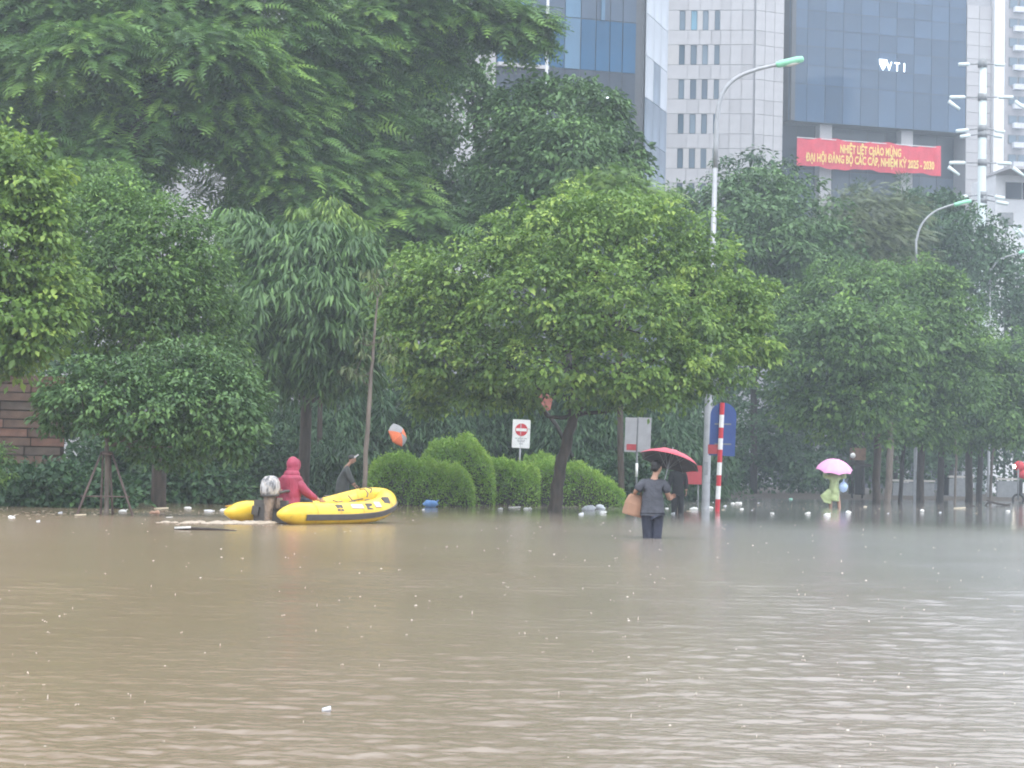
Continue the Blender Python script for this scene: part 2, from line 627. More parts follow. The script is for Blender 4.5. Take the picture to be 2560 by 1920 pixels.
M_GTOWER = [glass('steel_blue_glass', (.026, .062, .120), .06), glass('steel_blue_glass_light', (.036, .078, .145), .06), glass('steel_blue_glass_dull', (.022, .054, .105), .10)]
M_GREFLECT = glass('tower_glass_painted_reflection', (.060, .105, .165), .06)  # lighter tint paints mottled reflections into some upper left panes
M_WIN = glass('window_glass', (.05, .09, .13), .06)
M_WINB = glass('window_glass_pale', (.11, .16, .21), .12)
M_WINC = glass('window_glass_deep', (.03, .06, .10), .06)
M_WIN2 = glass('window_glass_cyan', (.10, .26, .36), .06)

def panel_mesh(w, h, d=.12, store={}):
    key = (round(w, 2), round(h, 2), round(d, 3))
    if key not in store:
        mb = MB().box((0, 0, 0), (w, d, h))
        me = bpy.data.meshes.new('panel')
        me.from_pydata(mb.v, [], mb.f)
        store[key] = me
    return store[key]

def put_panel(name, root, x0, x1, z0, z1, m, y=0.0, gap=.035, d=.12, rz=0.0, org=(0, 0)):
    """one panel in the plane y of a building's own axes"""
    w, h = x1 - x0 - gap, z1 - z0 - gap
    me = panel_mesh(w, h, d)
    o = bpy.data.objects.new(name, me)
    COL.objects.link(o)
    o.parent = root
    cx = (x0 + x1) / 2
    o.location = (org[0] + cx * cos(rz) - y * sin(rz), org[1] + cx * sin(rz) + y * cos(rz), (z0 + z1) / 2)
    o.rotation_euler = (0, 0, rz)
    if not me.materials:
        me.materials.append(m)
    o.material_slots[0].link = 'OBJECT'
    o.material_slots[0].material = m
    return o

class Face:
    """vertical facade plane through world point O, running to the right at yaw th (positive: receding)"""
    def __init__(s, O, th):
        s.O, s.th = np.array((O[0], O[1], 0.0)), th
        s.t = np.array((cos(th), sin(th), 0))
        s.n = np.array((sin(th), -cos(th), 0))
    def uz(s, px, py):
        p = on_plane(px, py, s.O, s.n)
        return float(np.dot(p - s.O, s.t)), float(p[2])
    def u(s, px, py=250): return s.uz(px, py)[0]
    def z(s, py, px): return s.uz(px, py)[1]
    def end(s, u): return s.O + s.t * u

# --- office block with blue glass, its pale stone wing running left behind the trees
TH = radians(16)
cor = wl(1592, 150)
fa = Face(cor, TH)
lb = thing('office_building', 'office block with blue glass bands and a pale stone wing behind the tall trees', 'building', cor, TH)
cols = [1243, 1285, 1327, 1370, 1412, 1452, 1490, 1525, 1557, 1591]
us = [fa.u(c, 110) for c in cols]
rows_py = [-330, -200, -85, 48, 176, 300, 420, 545, 700]
zs = [fa.z(r, 1480) for r in rows_py][::-1]
body = MB()
body.box(((us[0] - 46) / 2 - .0 + us[0] / 2, 9.0, 31), (46, 17.6, 62))
body.box((us[0] / 2, 9.0, 31), (-us[0], 17.6, 62))
body.build('wall', M_FRAME, lb)
for r in range(len(zs) - 1):
    for c in range(len(us) - 1):
        lvl = len(zs) - 2 - r         # 0 = top row
        m = {2: M_GMID, 3: M_GBLUE}.get(lvl, M_GMID if lvl < 2 else M_GDARK)
        if c == 4 and lvl <= 3:
            m = M_GPALE
        if lvl == 2 and c == 1:
            m = M_GPALE
        o = put_panel('glass_pane', lb, us[c], us[c + 1], zs[r], zs[r + 1], m, .12, .07)
        o.rotation_euler = (random.gauss(0, .004), 0, random.gauss(0, .006))
# ledge, white slim fin, hanging banner strip and the lit letter
zl = fa.z(167, 1320)
MB().box(((us[0] + us[3]) / 2, -.15, zl), (us[3] - us[0], .5, .28)).build('ledge', M_STONE, lb)
uf = fa.u(1500, 25)
MB().box((fa.u(1507, 25), -.05, fa.z(20, 1505)), (.28, .16, 1.9)).build('light_fitting', M_GPALE, lb)
# stone wing: big slabs left of the glass
step = 2.6
k = 0
x = us[0] - .06
while x > us[0] - 45:
    z = 1.0
    while z < 44:
        put_panel('stone_panel', lb, x - step, x, z, z + 2.0, M_STONE if (k * 7) % 5 else M_STONE2, .05, .05)
        z += 2.0
        k += 1
    x -= step
# slanted return face beside the tower: glossy pale panels
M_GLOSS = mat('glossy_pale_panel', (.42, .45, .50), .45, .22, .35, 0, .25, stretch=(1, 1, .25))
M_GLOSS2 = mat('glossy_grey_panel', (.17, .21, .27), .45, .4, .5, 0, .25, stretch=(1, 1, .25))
TS = radians(72)
fS = Face(cor, TS)
lret = fS.u(1662, 250)
rs = TS - TH
MB().box((0, 0, 31), (lret, .6, 62)).build('return_wall', M_FRAME, lb, loc=(.12 + lret / 2 * cos(rs) - .45 * sin(rs), lret / 2 * sin(rs) + .45 * cos(rs), 0), rz=rs)
zg = fS.z(290, 1600)
for r in range(16):
    for c in range(3):
        z0 = 4 + r * 3.2
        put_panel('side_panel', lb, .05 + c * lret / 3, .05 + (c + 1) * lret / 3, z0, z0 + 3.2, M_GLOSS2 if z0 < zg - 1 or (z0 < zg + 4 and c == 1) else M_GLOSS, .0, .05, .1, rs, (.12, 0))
# lit letter on the dark glass
def text_mesh(body, size, depth=.0, bold=.0, sx=1.0):
    c = bpy.data.curves.new('txt', 'FONT')
    c.body = body
    c.size = size
    c.extrude = depth
    c.offset = bold
    c.align_x = 'CENTER'
    c.align_y = 'CENTER'
    c.resolution_u = 2
    o = bpy.data.objects.new('txt', c)
    COL.objects.link(o)
    dg = bpy.context.evaluated_depsgraph_get()
    me = bpy.data.meshes.new_from_object(o.evaluated_get(dg))
    bpy.data.objects.remove(o)
    bpy.data.curves.remove(c)
    v = np.empty(len(me.vertices) * 3, np.float32)
    me.vertices.foreach_get('co', v)
    v = v.reshape(-1, 3)
    v = np.stack((v[:, 0] * sx, -v[:, 2], v[:, 1]), 1)      # upright, facing -y
    me.vertices.foreach_set('co', v.ravel())
    me.update()
    return me
M_LIT = mat('backlit_white_letter', (.85, .95, 1.0), .5, .02, emit=1.1)
me = text_mesh('F', .75, .04, .03)
me.materials.append(M_LIT)
u_, z_ = fa.uz(1516, 245)
link('sign_letter', me, lb, (u_, -.12, z_))

# --- pale tower with slot windows
A = wl(1645, 208)
fA = Face(A, radians(-6))
uB = fA.u(1885, 250)
B = fA.end(uB)
fB = Face(B, radians(24))
uC = fB.u(1957, 250)
wt = thing('stone_tower', 'tall pale stone tower with rows of four slot windows behind the street lamp', 'building', A)
M4 = [B[0] - A[0], B[1] - A[1]]
Cw = fB.end(uC) - A
core = MB()
fl = 56.0
inn = .16
pA = np.array((0, 0)) - inn * fA.n[:2]; pB = np.array(M4) - inn * fA.n[:2]; pC = Cw[:2] - inn * fB.n[:2]
poly = [pA, pB, pC, pC + np.array((-1.5, 16)), pA + np.array((1.5, 16))]
core.add([(p[0], p[1], 0) for p in poly] + [(p[0], p[1], fl) for p in poly],
         [tuple(range(4, -1, -1)), tuple(range(5, 10))] + [(i, (i + 1) % 5, (i + 1) % 5 + 5, i + 5) for i in range(5)])
core.build('wall', M_JOINT, wt)
wx = [(1699, 1713), (1728, 1743), (1757, 1771), (1787, 1800)]
wins = [[fA.u(a, 60), fA.u(b, 60)] for a, b in wx]
top_z, bot_z = fA.z(26, 1745), fA.z(76, 1745)
floor_h = (fA.z(26, 1745) - fA.z(371, 1745)) / 4.0
wh = top_z - bot_z
cu = [0, fA.u(1670, 60)]
edge = [fA.u(q, 60) for q in (1827, 1856, 1885)]
for k in range(-3, 8):
    zt = top_z - k * floor_h
    zb = zt - wh
    znext = zt - floor_h
    if znext < 2: break
    # window row
    xs_ = [0, cu[1], wins[0][0], wins[0][1], wins[1][0], wins[1][1], wins[2][0], wins[2][1], wins[3][0], wins[3][1], edge[0], edge[1], edge[2]]
    for i in range(len(xs_) - 1):
        isw = i in (3, 5, 7, 9) and False
        if i in (2, 4, 6, 8):
            w = bpy.data.objects.new('window', panel_mesh(xs_[i + 1] - xs_[i] - .02, .06, .05))
            # window: sill as its own mesh, pane set back in the opening
            COL.objects.link(w); w.parent = wt
            xm = (xs_[i] + xs_[i + 1]) / 2
            w.location = (xm * cos(fA.th) + .02 * sin(fA.th), xm * sin(fA.th) - .02 * cos(fA.th), zb + .03)
            w.rotation_euler = (0, 0, fA.th)
            if not w.data.materials: w.data.materials.append(M_FRAME)
            p = put_panel('pane', None, xs_[i], xs_[i + 1], zb, zt, M_WIN2 if (k == 0 and i == 4) else random.choice((M_WIN, M_WIN, M_WINB, M_WINC)), .13, .02, .03)
            p.parent = w
            p.location = (0, .13, (zt - zb) / 2 - .03)
        else:
            put_panel('stone_panel', wt, xs_[i], xs_[i + 1], zb, zt, random.choice((M_STONE, M_STONE, M_STONE3, M_STONE2)), 0, .045, .12, fA.th)
    xs_ = [0, cu[1]] + [(wins[j][1] + wins[j + 1][0]) / 2 for j in range(3)] + [wins[3][1] + .1] + edge
    for i in range(len(xs_) - 1):
        put_panel('stone_panel', wt, xs_[i], xs_[i + 1], znext, zb, M_STONE if (i + k) % 4 else M_STONE2, 0, .045, .12, fA.th)
    for i in range(3):
        put_panel('stone_panel', wt, .06 + i * (uC - .06) / 3, .06 + (i + 1) * (uC - .06) / 3, zb, zt, M_STONE, 0, .045, .12, fB.th, M4)
        put_panel('stone_panel', wt, .06 + i * (uC - .06) / 3, .06 + (i + 1) * (uC - .06) / 3, znext, zb, M_STONE if (i + k) % 3 else M_STONE2, 0, .045, .12, fB.th, M4)

# --- dark glass tower
D0 = wl(1958, 214)
fD = Face(D0, TH)
dt = thing('glass_tower', 'dark steel blue glass tower carrying a red banner above the trees', 'building', D0, TH)
uE = fD.u(2415, 250)
zlow = fD.z(300, 1965)
b_ = MB().box((uE / 2, 8.2, (56 + zlow) / 2), (uE, 16, 56 - zlow))
b_.box((uE / 2, 9.6, zlow / 2), (uE - .1, 13.6, zlow - .02))
b_.build('wall', M_FRAME, dt)
nc = 10
pr = [-150, -105, -60, -20, 20, 66, 110, 158, 206, 300]
zz = [fD.z(q, 1965) for q in pr]
for r in range(len(zz) - 1):
    for c in range(nc):
        o = put_panel('glass_pane', dt, uE * c / nc, uE * (c + 1) / nc, zz[r + 1] + .0, zz[r], random.choice(M_GTOWER) if (c > 2 or r > 2 or random.random() < .55) else M_GREFLECT, .12, .05)
        o.rotation_euler = (random.gauss(0, .003), 0, random.gauss(0, .004))
zb2 = [zlow, fD.z(410, 1965), fD.z(520, 1965), fD.z(640, 1965)]
for r in range(3):
    for c in range(nc):
        put_panel('glass_pane', dt, uE * c / nc, uE * (c + 1) / nc, zb2[r + 1], zb2[r], [M_GDARK, M_GTOWER[0], M_GMID][(c * 3 + r) % 3] if r == 0 else M_GMID, 2.7, .06)
for a, b, py in ((2058, 2088, 325), (2262, 2291, 340)):
    u0, u1 = fD.u(a, py), fD.u(b, py)
    MB().box(((u0 + u1) / 2, 1.4, zlow / 2), (u1 - u0, 1.2, zlow - .03)).build('column', M_STONE, dt)
u0 = fD.u(1962, 250)
MB().box((.35, -.1, 28 + zlow / 2), (.5, .4, 56 - zlow)).build('corner_mullion', M_FRAME, dt)
# stone pier with a white fin at the right end
pu0, pu1 = uE + .05, fD.u(2478, 250)
pu2 = fD.u(2505, 250)
MB().box(((pu0 + pu1) / 2, 5, 28), (pu1 - pu0 - .1, 9.6, 56)).build('pier', M_JOINT, dt)
z = 6.0
while z < 54:
    um = pu0 + (pu1 - pu0) * .5
    put_panel('stone_panel', dt, pu0, um, z, z + 1.5, M_STONE, .1, .045)
    put_panel('stone_panel', dt, um, pu1, z, z + 1.5, M_STONE if int(z * 2) % 5 else M_STONE2, .1, .045)
    z += 1.5
zf = fD.z(575, 2480)
MB().box(((pu1 + pu2) / 2 + .02, 2, (55.8 + zf) / 2), (pu2 - pu1 - .05, 5, 55.8 - zf)).build('fin', M_WHITE, dt)
# lit name sign: a shield and three letters
sg = thing('name_sign', 'small backlit white sign with a shield and letters on the dark glass tower', 'sign')
pS = on_plane(2230, 168, fD.O, fD.n) + fD.n * .35
sg.location = [float(q) for q in pS]
sg.rotation_euler = (0, 0, TH)
hS = 28 * 214 / F
sh = MB().prism([(-.62, .62), (.62, .62), (.55, .1), (0, -.65), (-.55, .1)], -.05, .05)
sh.v = [(x * hS * .62, y, z * hS * .8) for x, y, z in sh.v]
sh.build('shield', M_LIT, sg, loc=(fD.u(2204, 166) - fD.u(2230, 168), 0, .1))
for ch, px in (('V', 2219), ('T', 2239), ('I', 2257)):
    me = text_mesh(ch, hS * 1.16, .05, .0, .78)
    me.materials.append(M_LIT)
    link('letter', me, sg, (fD.u(px, 170) - fD.u(2230, 168), 0, -.05 - (px - 2219) * .0006))

# red banner
M_RED = mat('red_banner_cloth', (.60, .045, .075), .7, .09, .8, .3)
M_GOLD = mat('yellow_lettering', (.80, .60, .16), .6, .04)
fN = Face(fD.O + fD.n * .4, TH)
(a0, zt), (a1, _), (_, zb) = fN.uz(1993, 343), fN.uz(2352, 369), fN.uz(1993, 415)
bn = thing('banner', 'long red banner with yellow lettering across the dark glass tower', 'banner', fN.end((a0 + a1) / 2) + np.array((0, 0, (zt + zb) / 2)), TH)
W_, H_ = a1 - a0, zt - zb
cl = MB()
nx = 40
for i in range(nx + 1):
    x = -W_ / 2 + W_ * i / nx
    for j in range(5):
        zq = -H_ / 2 + H_ * j / 4
        cl.v.append((x, .085 * sin(i * .9) * (1 - .4 * j / 4) + .02 * sin(i * 2.3 + j), zq + (.12 * sin(i * .42 + j) + .05 * sin(i * 1.3) if j in (0, 4) else 0)))
for i in range(nx):
    for j in range(4):
        a = i * 5 + j
        cl.f.append((a, a + 5, a + 6, a + 1)); cl.m.append(0)
cl.build('cloth', M_RED, bn)
for body, px0, px1, pyc in (('NHIỆT LIỆT CHÀO MỪNG', 2099, 2251, 379), ('ĐẠI HỘI ĐẢNG BỘ CÁC CẤP, NHIỆM KỲ 2025 - 2030', 2013, 2334, 406)):
    me = text_mesh(body, 1.0, .006, .030)
    xs2 = [v.co.x for v in me.vertices]
    wv = max(xs2) - min(xs2)
    ua, ub = fN.u(px0, pyc), fN.u(px1, pyc)
    sx = (ub - ua) / wv
    hz_ = 21 * 214 / F / .73
    c0 = (max(xs2) + min(xs2)) / 2
    for v in me.vertices:
        v.co.x = (v.co.x - c0) * sx
        v.co.z *= hz_
    me.materials.append(M_GOLD)
    zc = fN.z(pyc + (0 if px0 > 2050 else -1), (px0 + px1) / 2)
    link('lettering', me, bn, ((ua + ub) / 2 - (a0 + a1) / 2, -.16, zc - (zt + zb) / 2))
MB().tube([(-W_ / 2, .02, H_ / 2), (W_ / 2, .02, H_ / 2)], .05, 6).build('top_bar', M_WHITE, bn)

# --- far apartment block
M_APT = mat('grey_brown_render', (.27, .25, .26), .8, .1, .6)
M_APTL = mat('pale_balcony', (.50, .50, .54), .7, .1, .6)
A0 = wl(2504, 330)
fP = Face(A0, radians(10))
ap = thing('apartment_block', 'far grey brown apartment block with small balconies beyond the glass tower', 'building', A0, radians(10))
wP = fP.u(2600, 200)
MB().box((wP / 2, 8, 43), (wP, 15.6, 86)).build('wall', M_APT, ap)
z = fP.z(420, 2520)
while z < 82:
    for cx_ in (.22, .5, .8):
        u = wP * cx_
        win = MB().box((0, 0, 0), (1.5, .14, 1.5)).build('window', M_FRAME, ap, loc=(u, .12, z + 1.6))
        put_panel('pane', win, -.62, .62, -.62, .62, M_WIN, -.08, .02, .04)
    MB().box((wP * .35, -.45, z + .55), (wP * .3, .9, .9)).build('balcony', M_APTL, ap)
    z += 3.25

# --- nearer white block and low annex at the right edge
E0 = wl(2556, 185)
we = thing('white_block', 'white rendered building edge beside the far apartment block', 'building', E0, radians(-17))
fE = Face(E0, radians(-17))
zt_ = fE.z(432, 2558)
MB().box((2, 6, (50 + zt_) / 2), (4, 11.9, 50 - zt_)).build('wall', M_WHITE, we)
MB().box((2.1, 6.2, zt_ / 2), (3.8, 11, zt_ - .03)).build('base_wall', M_STONE, we)
for k in range(5):
    MB().box((2.6, -.04, zt_ + 4 + k * 3.4), (1.6, .1, 1.8)).build('window', M_WIN, we)
N0 = wl(2482, 176)
fN2 = Face(N0, radians(8))
an = thing('low_annex', 'low white annex with a grey blue window band behind the trees', 'building', N0, radians(8))
zt_ = fN2.z(437, 2520)
MB().box((5, 3, zt_ / 2), (10, 5.9, zt_)).build('wall', M_WHITE, an)
za, zb_ = fN2.z(497, 2530), fN2.z(456, 2530)
for k in range(3):
    u0 = .9 + k * 1.6
    MB().box((u0 + .75, -.03, (za + zb_) / 2), (1.45, .14, zb_ - za)).build('window', M_GMID if k else M_GDARK, an)
MB().box((5, -.2, zt_ + .12), (10.2, 6.4, .24)).build('cornice', M_STONE2, an)

# --- stone block wall at the left
M_BLK = [mat('red_brown_stone', (.155, .085, .062), .8, .25, 3, .4), mat('brown_stone', (.115, .075, .056), .8, .25, 3, .4), mat('grey_brown_stone', (.10, .078, .064), .85, .25, 3, .4)]
bw0 = wl(-190, 52)
bw = thing('stone_wall', 'low red brown wall of long stone courses behind the leafy tree', 'wall', bw0, radians(14))
bw1 = wl(150, 52)
lw = float(np.hypot(*(bw1 - bw0)[:2]))
hw = at(0, 945, 52)[2]
MB().box((lw / 2, .25, hw / 2 - .3), (lw, .3, hw + .55)).build('backing', M_SOIL, bw)
z = .05
r = 0
while z < hw:
    h = .235
    x = -.1 if r % 2 else .0
    while x < lw - .2:
        w = random.uniform(.7, 1.2)
        w = min(w, lw - x)
        put_panel('stone', bw, x, x + w, z, z + h, random.choice(M_BLK), .05 + random.uniform(-.025, .02), .03, .2)
        x += w
    z += h
    r += 1
# ------------------------------------------------------------------ vegetation
M_BARK = mat('wet_bark', (.060, .046, .036), .8, .3, 9, .6, stretch=(1, 1, .25))
M_BARKL = mat('pale_bark', (.15, .125, .105), .75, .25, 9, .5, stretch=(1, 1, .25))
M_BARKD = mat('black_wet_bark', (.032, .027, .024), .7, .25, 8, .5, stretch=(1, 1, .25))
L_BRIGHT = leaf_mat('fresh_leaf', [(0.072, 0.139, 0.033), (0.129, 0.230, 0.051), (0.205, 0.336, 0.074), (0.347, 0.478, 0.101)], trans=.34)
L_MID = leaf_mat('mid_leaf', [(0.052, 0.108, 0.033), (0.090, 0.178, 0.048), (0.144, 0.265, 0.067), (0.244, 0.398, 0.085)], trans=.32)
L_BLUE = leaf_mat('blue_green_leaf', [(0.043, 0.096, 0.035), (0.075, 0.150, 0.051), (0.115, 0.218, 0.071), (0.168, 0.300, 0.084)])
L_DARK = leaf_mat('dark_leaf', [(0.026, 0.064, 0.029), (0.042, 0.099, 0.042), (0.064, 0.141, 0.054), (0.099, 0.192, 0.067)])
L_FEATH = leaf_mat('feathery_leaf', [(0.046, 0.105, 0.033), (0.087, 0.180, 0.049), (0.144, 0.272, 0.067), (0.256, 0.424, 0.085)], trans=.3)
L_BROWN = leaf_mat('olive_leaf', [(0.058, 0.077, 0.038), (0.090, 0.122, 0.054), (0.128, 0.168, 0.070), (0.176, 0.224, 0.088)])
L_HEDGE = leaf_mat('hedge_leaf', [(0.079, 0.164, 0.030), (0.143, 0.273, 0.042), (0.217, 0.393, 0.057), (0.306, 0.460, 0.076)])

# flame tree with feathery leaves, fills the upper left
plant('flame_tree', 'huge feathery leaved tree with a dark leaning trunk filling the upper left', 'tree', 'tall trees behind the kerb', wl(320, 76),
      [(320, 1240, 76, .42), (325, 900, 74, .38), (332, 420, 72, .36), (345, 330, 71.8, .34), (372, 220, 71.8, .30), (395, 120, 72, .2)],
      [(150, 60, 210, 90, 75), (420, 70, 190, 100, 74), (640, 60, 170, 110, 75), (600, 220, 170, 90, 73), (180, 210, 200, 90, 73), (440, 300, 190, 90, 73), (60, 330, 130, 90, 74),
       (690, 350, 150, 100, 74), (280, 420, 140, 70, 72), (640, 460, 90, 60, 74), (120, 430, 150, 80, 74), (-60, 180, 120, 160, 75), (300, -40, 300, 80, 76), (740, 470, 100, 90, 74), (520, 140, 120, 60, 71), (250, 140, 120, 60, 71)],
      'feather', 1150, 20, .62, .85, .3, L_FEATH, M_BARKD, .16, wind=.45, inner=.25, young=.2, pairs=7, twigs=3)
plant('flame_tree', 'second feathery tree with boughs streaming over the blue glass building', 'tree', 'tall trees behind the kerb', wl(905, 80),
      [(905, 1240, 80, .34), (900, 800, 80, .3), (880, 480, 80, .24), (890, 300, 80, .18), (930, 150, 80, .13)],
      [(820, 150, 150, 90, 77), (960, 60, 150, 80, 78), (1080, 20, 150, 70, 78), (1230, 55, 110, 40, 78), (1310, 85, 70, 28, 78), (860, 300, 130, 90, 77), (880, 480, 150, 90, 76), (1000, 560, 150, 70, 76), (800, 560, 120, 70, 76),
       (1010, 150, 110, 60, 79)],
      'feather', 660, 20, .6, .82, .3, L_FEATH, M_BARKD, .13, wind=.55, inner=.28, young=.2, twigs=3)

# leafy fig between them
plant('fig_tree', 'mid green small leaved fig with pale wall showing through gaps', 'tree', 'tall trees behind the kerb', wl(1105, 86),
      [(1105, 1240, 86, .3), (1110, 900, 86, .26), (1190, 560, 86, .2), (1195, 380, 86, .12), (1180, 240, 86, .07)],
      [(1010, 230, 120, 90, 85), (1100, 170, 90, 60, 86), (980, 370, 120, 100, 84), (1080, 320, 70, 80, 84), (1060, 470, 110, 100, 84), (960, 480, 110, 110, 84), (1130, 560, 100, 80, 84), (1010, 610, 150, 80, 84), (1180, 200, 40, 40, 86), (1225, 270, 35, 40, 86), (1230, 480, 60, 90, 85)],
      'round', 820, 36, .55, .29, .55, L_BLUE, M_BARKD, .1, inner=.3, twigs=2)

# round dark tree in front of the glass building
plant('round_tree', 'round dense dark tree in front of the blue glass building', 'tree', 'tall trees behind the kerb', wl(1420, 78),
      [(1420, 1240, 78, .3), (1420, 900, 78, .27), (1425, 600, 78, .2), (1430, 450, 78, .12)],
      [(1400, 330, 180, 110, 77), (1330, 430, 130, 120, 76), (1500, 420, 110, 110, 76), (1420, 530, 180, 110, 75), (1280, 330, 70, 90, 77), (1340, 245, 60, 40, 78), (1420, 230, 70, 35, 78), (1500, 280, 60, 50, 77), (1570, 430, 40, 60, 77), (1290, 560, 100, 100, 76), (1430, 400, 110, 100, 74)],
      'rosette', 800, 32, .5, .27, .5, L_BLUE, M_BARKD, .12, inner=.3, young=.08, twigs=2)

# right, behind
plant('evergreen_tree', 'broad blue green tree behind the street lamp, below the stone tower', 'tree', 'tall trees behind the kerb', wl(1800, 104),
      [(1800, 1230, 104, .35), (1815, 900, 104, .3), (1830, 650, 104, .2), (1850, 520, 104, .1)],
      [(1750, 560, 110, 80, 103), (1850, 520, 130, 70, 103), (1980, 560, 120, 90, 102), (1830, 660, 150, 90, 100), (1990, 690, 120, 90, 100), (1690, 530, 60, 50, 104), (1920, 480, 90, 50, 104), (2070, 640, 60, 80, 102), (1900, 600, 110, 90, 99), (1800, 780, 150, 110, 101), (1980, 800, 150, 100, 101)],
      'rosette', 700, 32, .7, .36, .5, L_BLUE, M_BARKD, .14, inner=.3, young=.06, twigs=2)
plant('frangipani_tree', 'sparse dark branched crown poking above the evergreen against pale stone', 'tree', 'tall trees behind the kerb', wl(1885, 110),
      [(1885, 1225, 110, .2), (1885, 800, 110, .16), (1888, 520, 110, .1), (1890, 450, 110, .06)],
      [(1840, 415, 45, 22, 110), (1885, 395, 40, 18, 110), (1930, 410, 45, 24, 110), (1800, 450, 40, 20, 110), (1965, 440, 40, 22, 110), (1890, 440, 70, 24, 109)],
      'rosette', 46, 16, .42, .34, .4, L_DARK, M_BARKD, .05, inner=.2, young=.0, twigs=4)
plant('feathery_tree', 'hazy olive brown feathery tree below the red banner', 'tree', 'tall trees behind the kerb', wl(2150, 116),
      [(2150, 1225, 116, .3), (2150, 800, 116, .24), (2150, 600, 116, .12)],
      [(2120, 560, 90, 65, 115), (2200, 590, 90, 65, 114), (2160, 520, 80, 40, 116), (2110, 640, 90, 70, 114), (2220, 650, 90, 60, 113), (2250, 540, 60, 40, 116)],
      'feather', 260, 22, .8, .6, .3, L_BROWN, M_BARKD, .12, inner=.35, wind=.3, young=.02, fw=.28)
for px_, top, lab in ((2148, 450, 'thin dark conifer spire rising under the left half of the banner'), (2256, 455, 'leaning dark conifer spire rising under the right half of the banner')):
    plant('conifer', lab, 'tree', 'tall trees behind the kerb', wl(px_ - 20, 122), [(px_ - 20, 1222, 122, .18), (px_ - 8, 700, 122, .12), (px_, top + 10, 122, .02)],
          [(px_, top + 14, 6, 24, 122), (px_ - 3, top + 50, 13, 40, 122), (px_ - 8, top + 110, 26, 60, 122), (px_ - 12, top + 190, 40, 70, 122)],
          'needle', 70, 22, .35, .32, .16, L_DARK, M_BARKD, .04, limbs=False, young=0)
plant('rain_tree', 'dark spreading tree sloping down below the floodlight mast', 'tree', 'tall trees behind the kerb', wl(2370, 128),
      [(2370, 1220, 128, .4), (2360, 800, 128, .32), (2350, 640, 128, .2)],
      [(2300, 530, 110, 45, 128), (2390, 570, 100, 50, 127), (2330, 630, 120, 80, 125), (2460, 640, 80, 50, 126), (2240, 640, 90, 80, 126), (2420, 700, 110, 80, 125), (2300, 740, 140, 90, 125), (2330, 505, 70, 20, 128)],
      'round', 560, 30, .8, .34, .5, L_DARK, M_BARKD, .15, inner=.35, young=.02, twigs=2)
plant('rain_tree', 'dim hazy tree behind the third street lamp at the far right', 'tree', 'tall trees behind the kerb', wl(2545, 140),
      [(2545, 1218, 140, .35), (2540, 900, 140, .28), (2540, 760, 140, .15)],
      [(2530, 730, 80, 60, 139), (2570, 680, 70, 50, 139), (2530, 840, 80, 90, 138), (2590, 800, 90, 100, 138), (2520, 940, 80, 80, 138)],
      'round', 300, 30, .8, .34, .5, L_DARK, M_BARKD, .12, inner=.35, young=.02)

# --- the row along the kerb
plant('almond_tree', 'bright leaved tree at the left edge with large round yellow green leaves', 'tree', 'trees along the flooded kerb', wl(-90, 44),
      [(-90, 1290, 44, .2), (-80, 1000, 44, .18), (-60, 750, 44, .13), (-30, 550, 44, .07)],
      [(60, 470, 110, 110, 43), (0, 400, 70, 60, 44), (-40, 600, 170, 150, 43), (110, 690, 105, 90, 43), (70, 820, 110, 100, 42.5), (-60, 420, 110, 110, 44), (-60, 800, 150, 130, 42.5), (110, 560, 70, 80, 43), (150, 760, 60, 70, 43), (20, 900, 90, 40, 43)],
      'rosette', 720, 30, .30, .165, .62, L_BRIGHT, M_BARK, .06, inner=.3, young=.24, twigs=3)
plant('dome_tree', 'large dome shaped mid green tree behind the staked sapling', 'tree', 'trees along the flooded kerb', wl(400, 51),
      [(400, 1280, 51, .2), (395, 1000, 51, .17), (370, 800, 51, .12), (360, 650, 51, .07)],
      [(340, 600, 180, 110, 50), (250, 560, 120, 90, 51), (420, 640, 130, 110, 49.5), (500, 730, 95, 120, 50), (330, 720, 160, 110, 48.5), (220, 680, 110, 110, 49.5), (530, 850, 80, 110, 50), (420, 820, 140, 110, 49), (260, 830, 120, 90, 49.5), (560, 960, 70, 90, 50), (310, 500, 100, 50, 51.5), (220, 470, 110, 60, 53)],
      'rosette', 1250, 31, .32, .145, .5, L_MID, M_BARK, .06, inner=.3, young=.10, twigs=3)
stk = plant('staked_tree', 'young leafy tree with a thin pale trunk held by wooden stakes', 'tree', 'trees along the flooded kerb', wl(268, 41),
      [(268, 1290, 41, .055), (268, 1150, 41, .05), (265, 1000, 41, .04), (262, 900, 41, .025)],
      [(210, 990, 100, 70, 40.5), (300, 960, 110, 70, 41), (350, 1040, 110, 80, 40.7), (460, 1020, 110, 100, 41), (560, 1030, 90, 100, 41), (590, 1090, 70, 60, 41.3), (160, 1030, 60, 60, 41), (520, 930, 80, 70, 41.5), (420, 920, 90, 60, 41.5), (610, 1000, 50, 60, 41.5), (430, 1110, 130, 60, 41.5)],
      'rosette', 700, 28, .22, .125, .5, L_BLUE, M_BARKL, .028, inner=.3, young=.08, cut_z=.9, twigs=2)
M_STAKE = mat('grey_timber', (.15, .11, .10), .8, .2, 8, .3, stretch=(1, 1, .3))
b0 = np.array(stk.location)
for (xa, ya), (xb, yb), dy in (((254, 1130), (198, 1272), -.35), ((279, 1130), (326, 1272), -.35), ((258, 1128), (252, 1276), .45), ((274, 1128), (281, 1276), .45)):
    p, q = at(xa, ya, 41 + dy * .2) - b0, at(xb, yb, 41 + dy) - b0
    q2 = q + (q - p) * .35
    MB().tube([p, q2], [.022, .026], 7).build('stake', M_STAKE, stk, smooth=True)
for a, b, y in ((248, 324, 1241), (202, 252, 1240)):
    MB().tube([at(a, y, 40.8) - b0, at(b, y + 1, 40.8) - b0], .016, 6).build('crossbar', M_STAKE, stk, smooth=True)
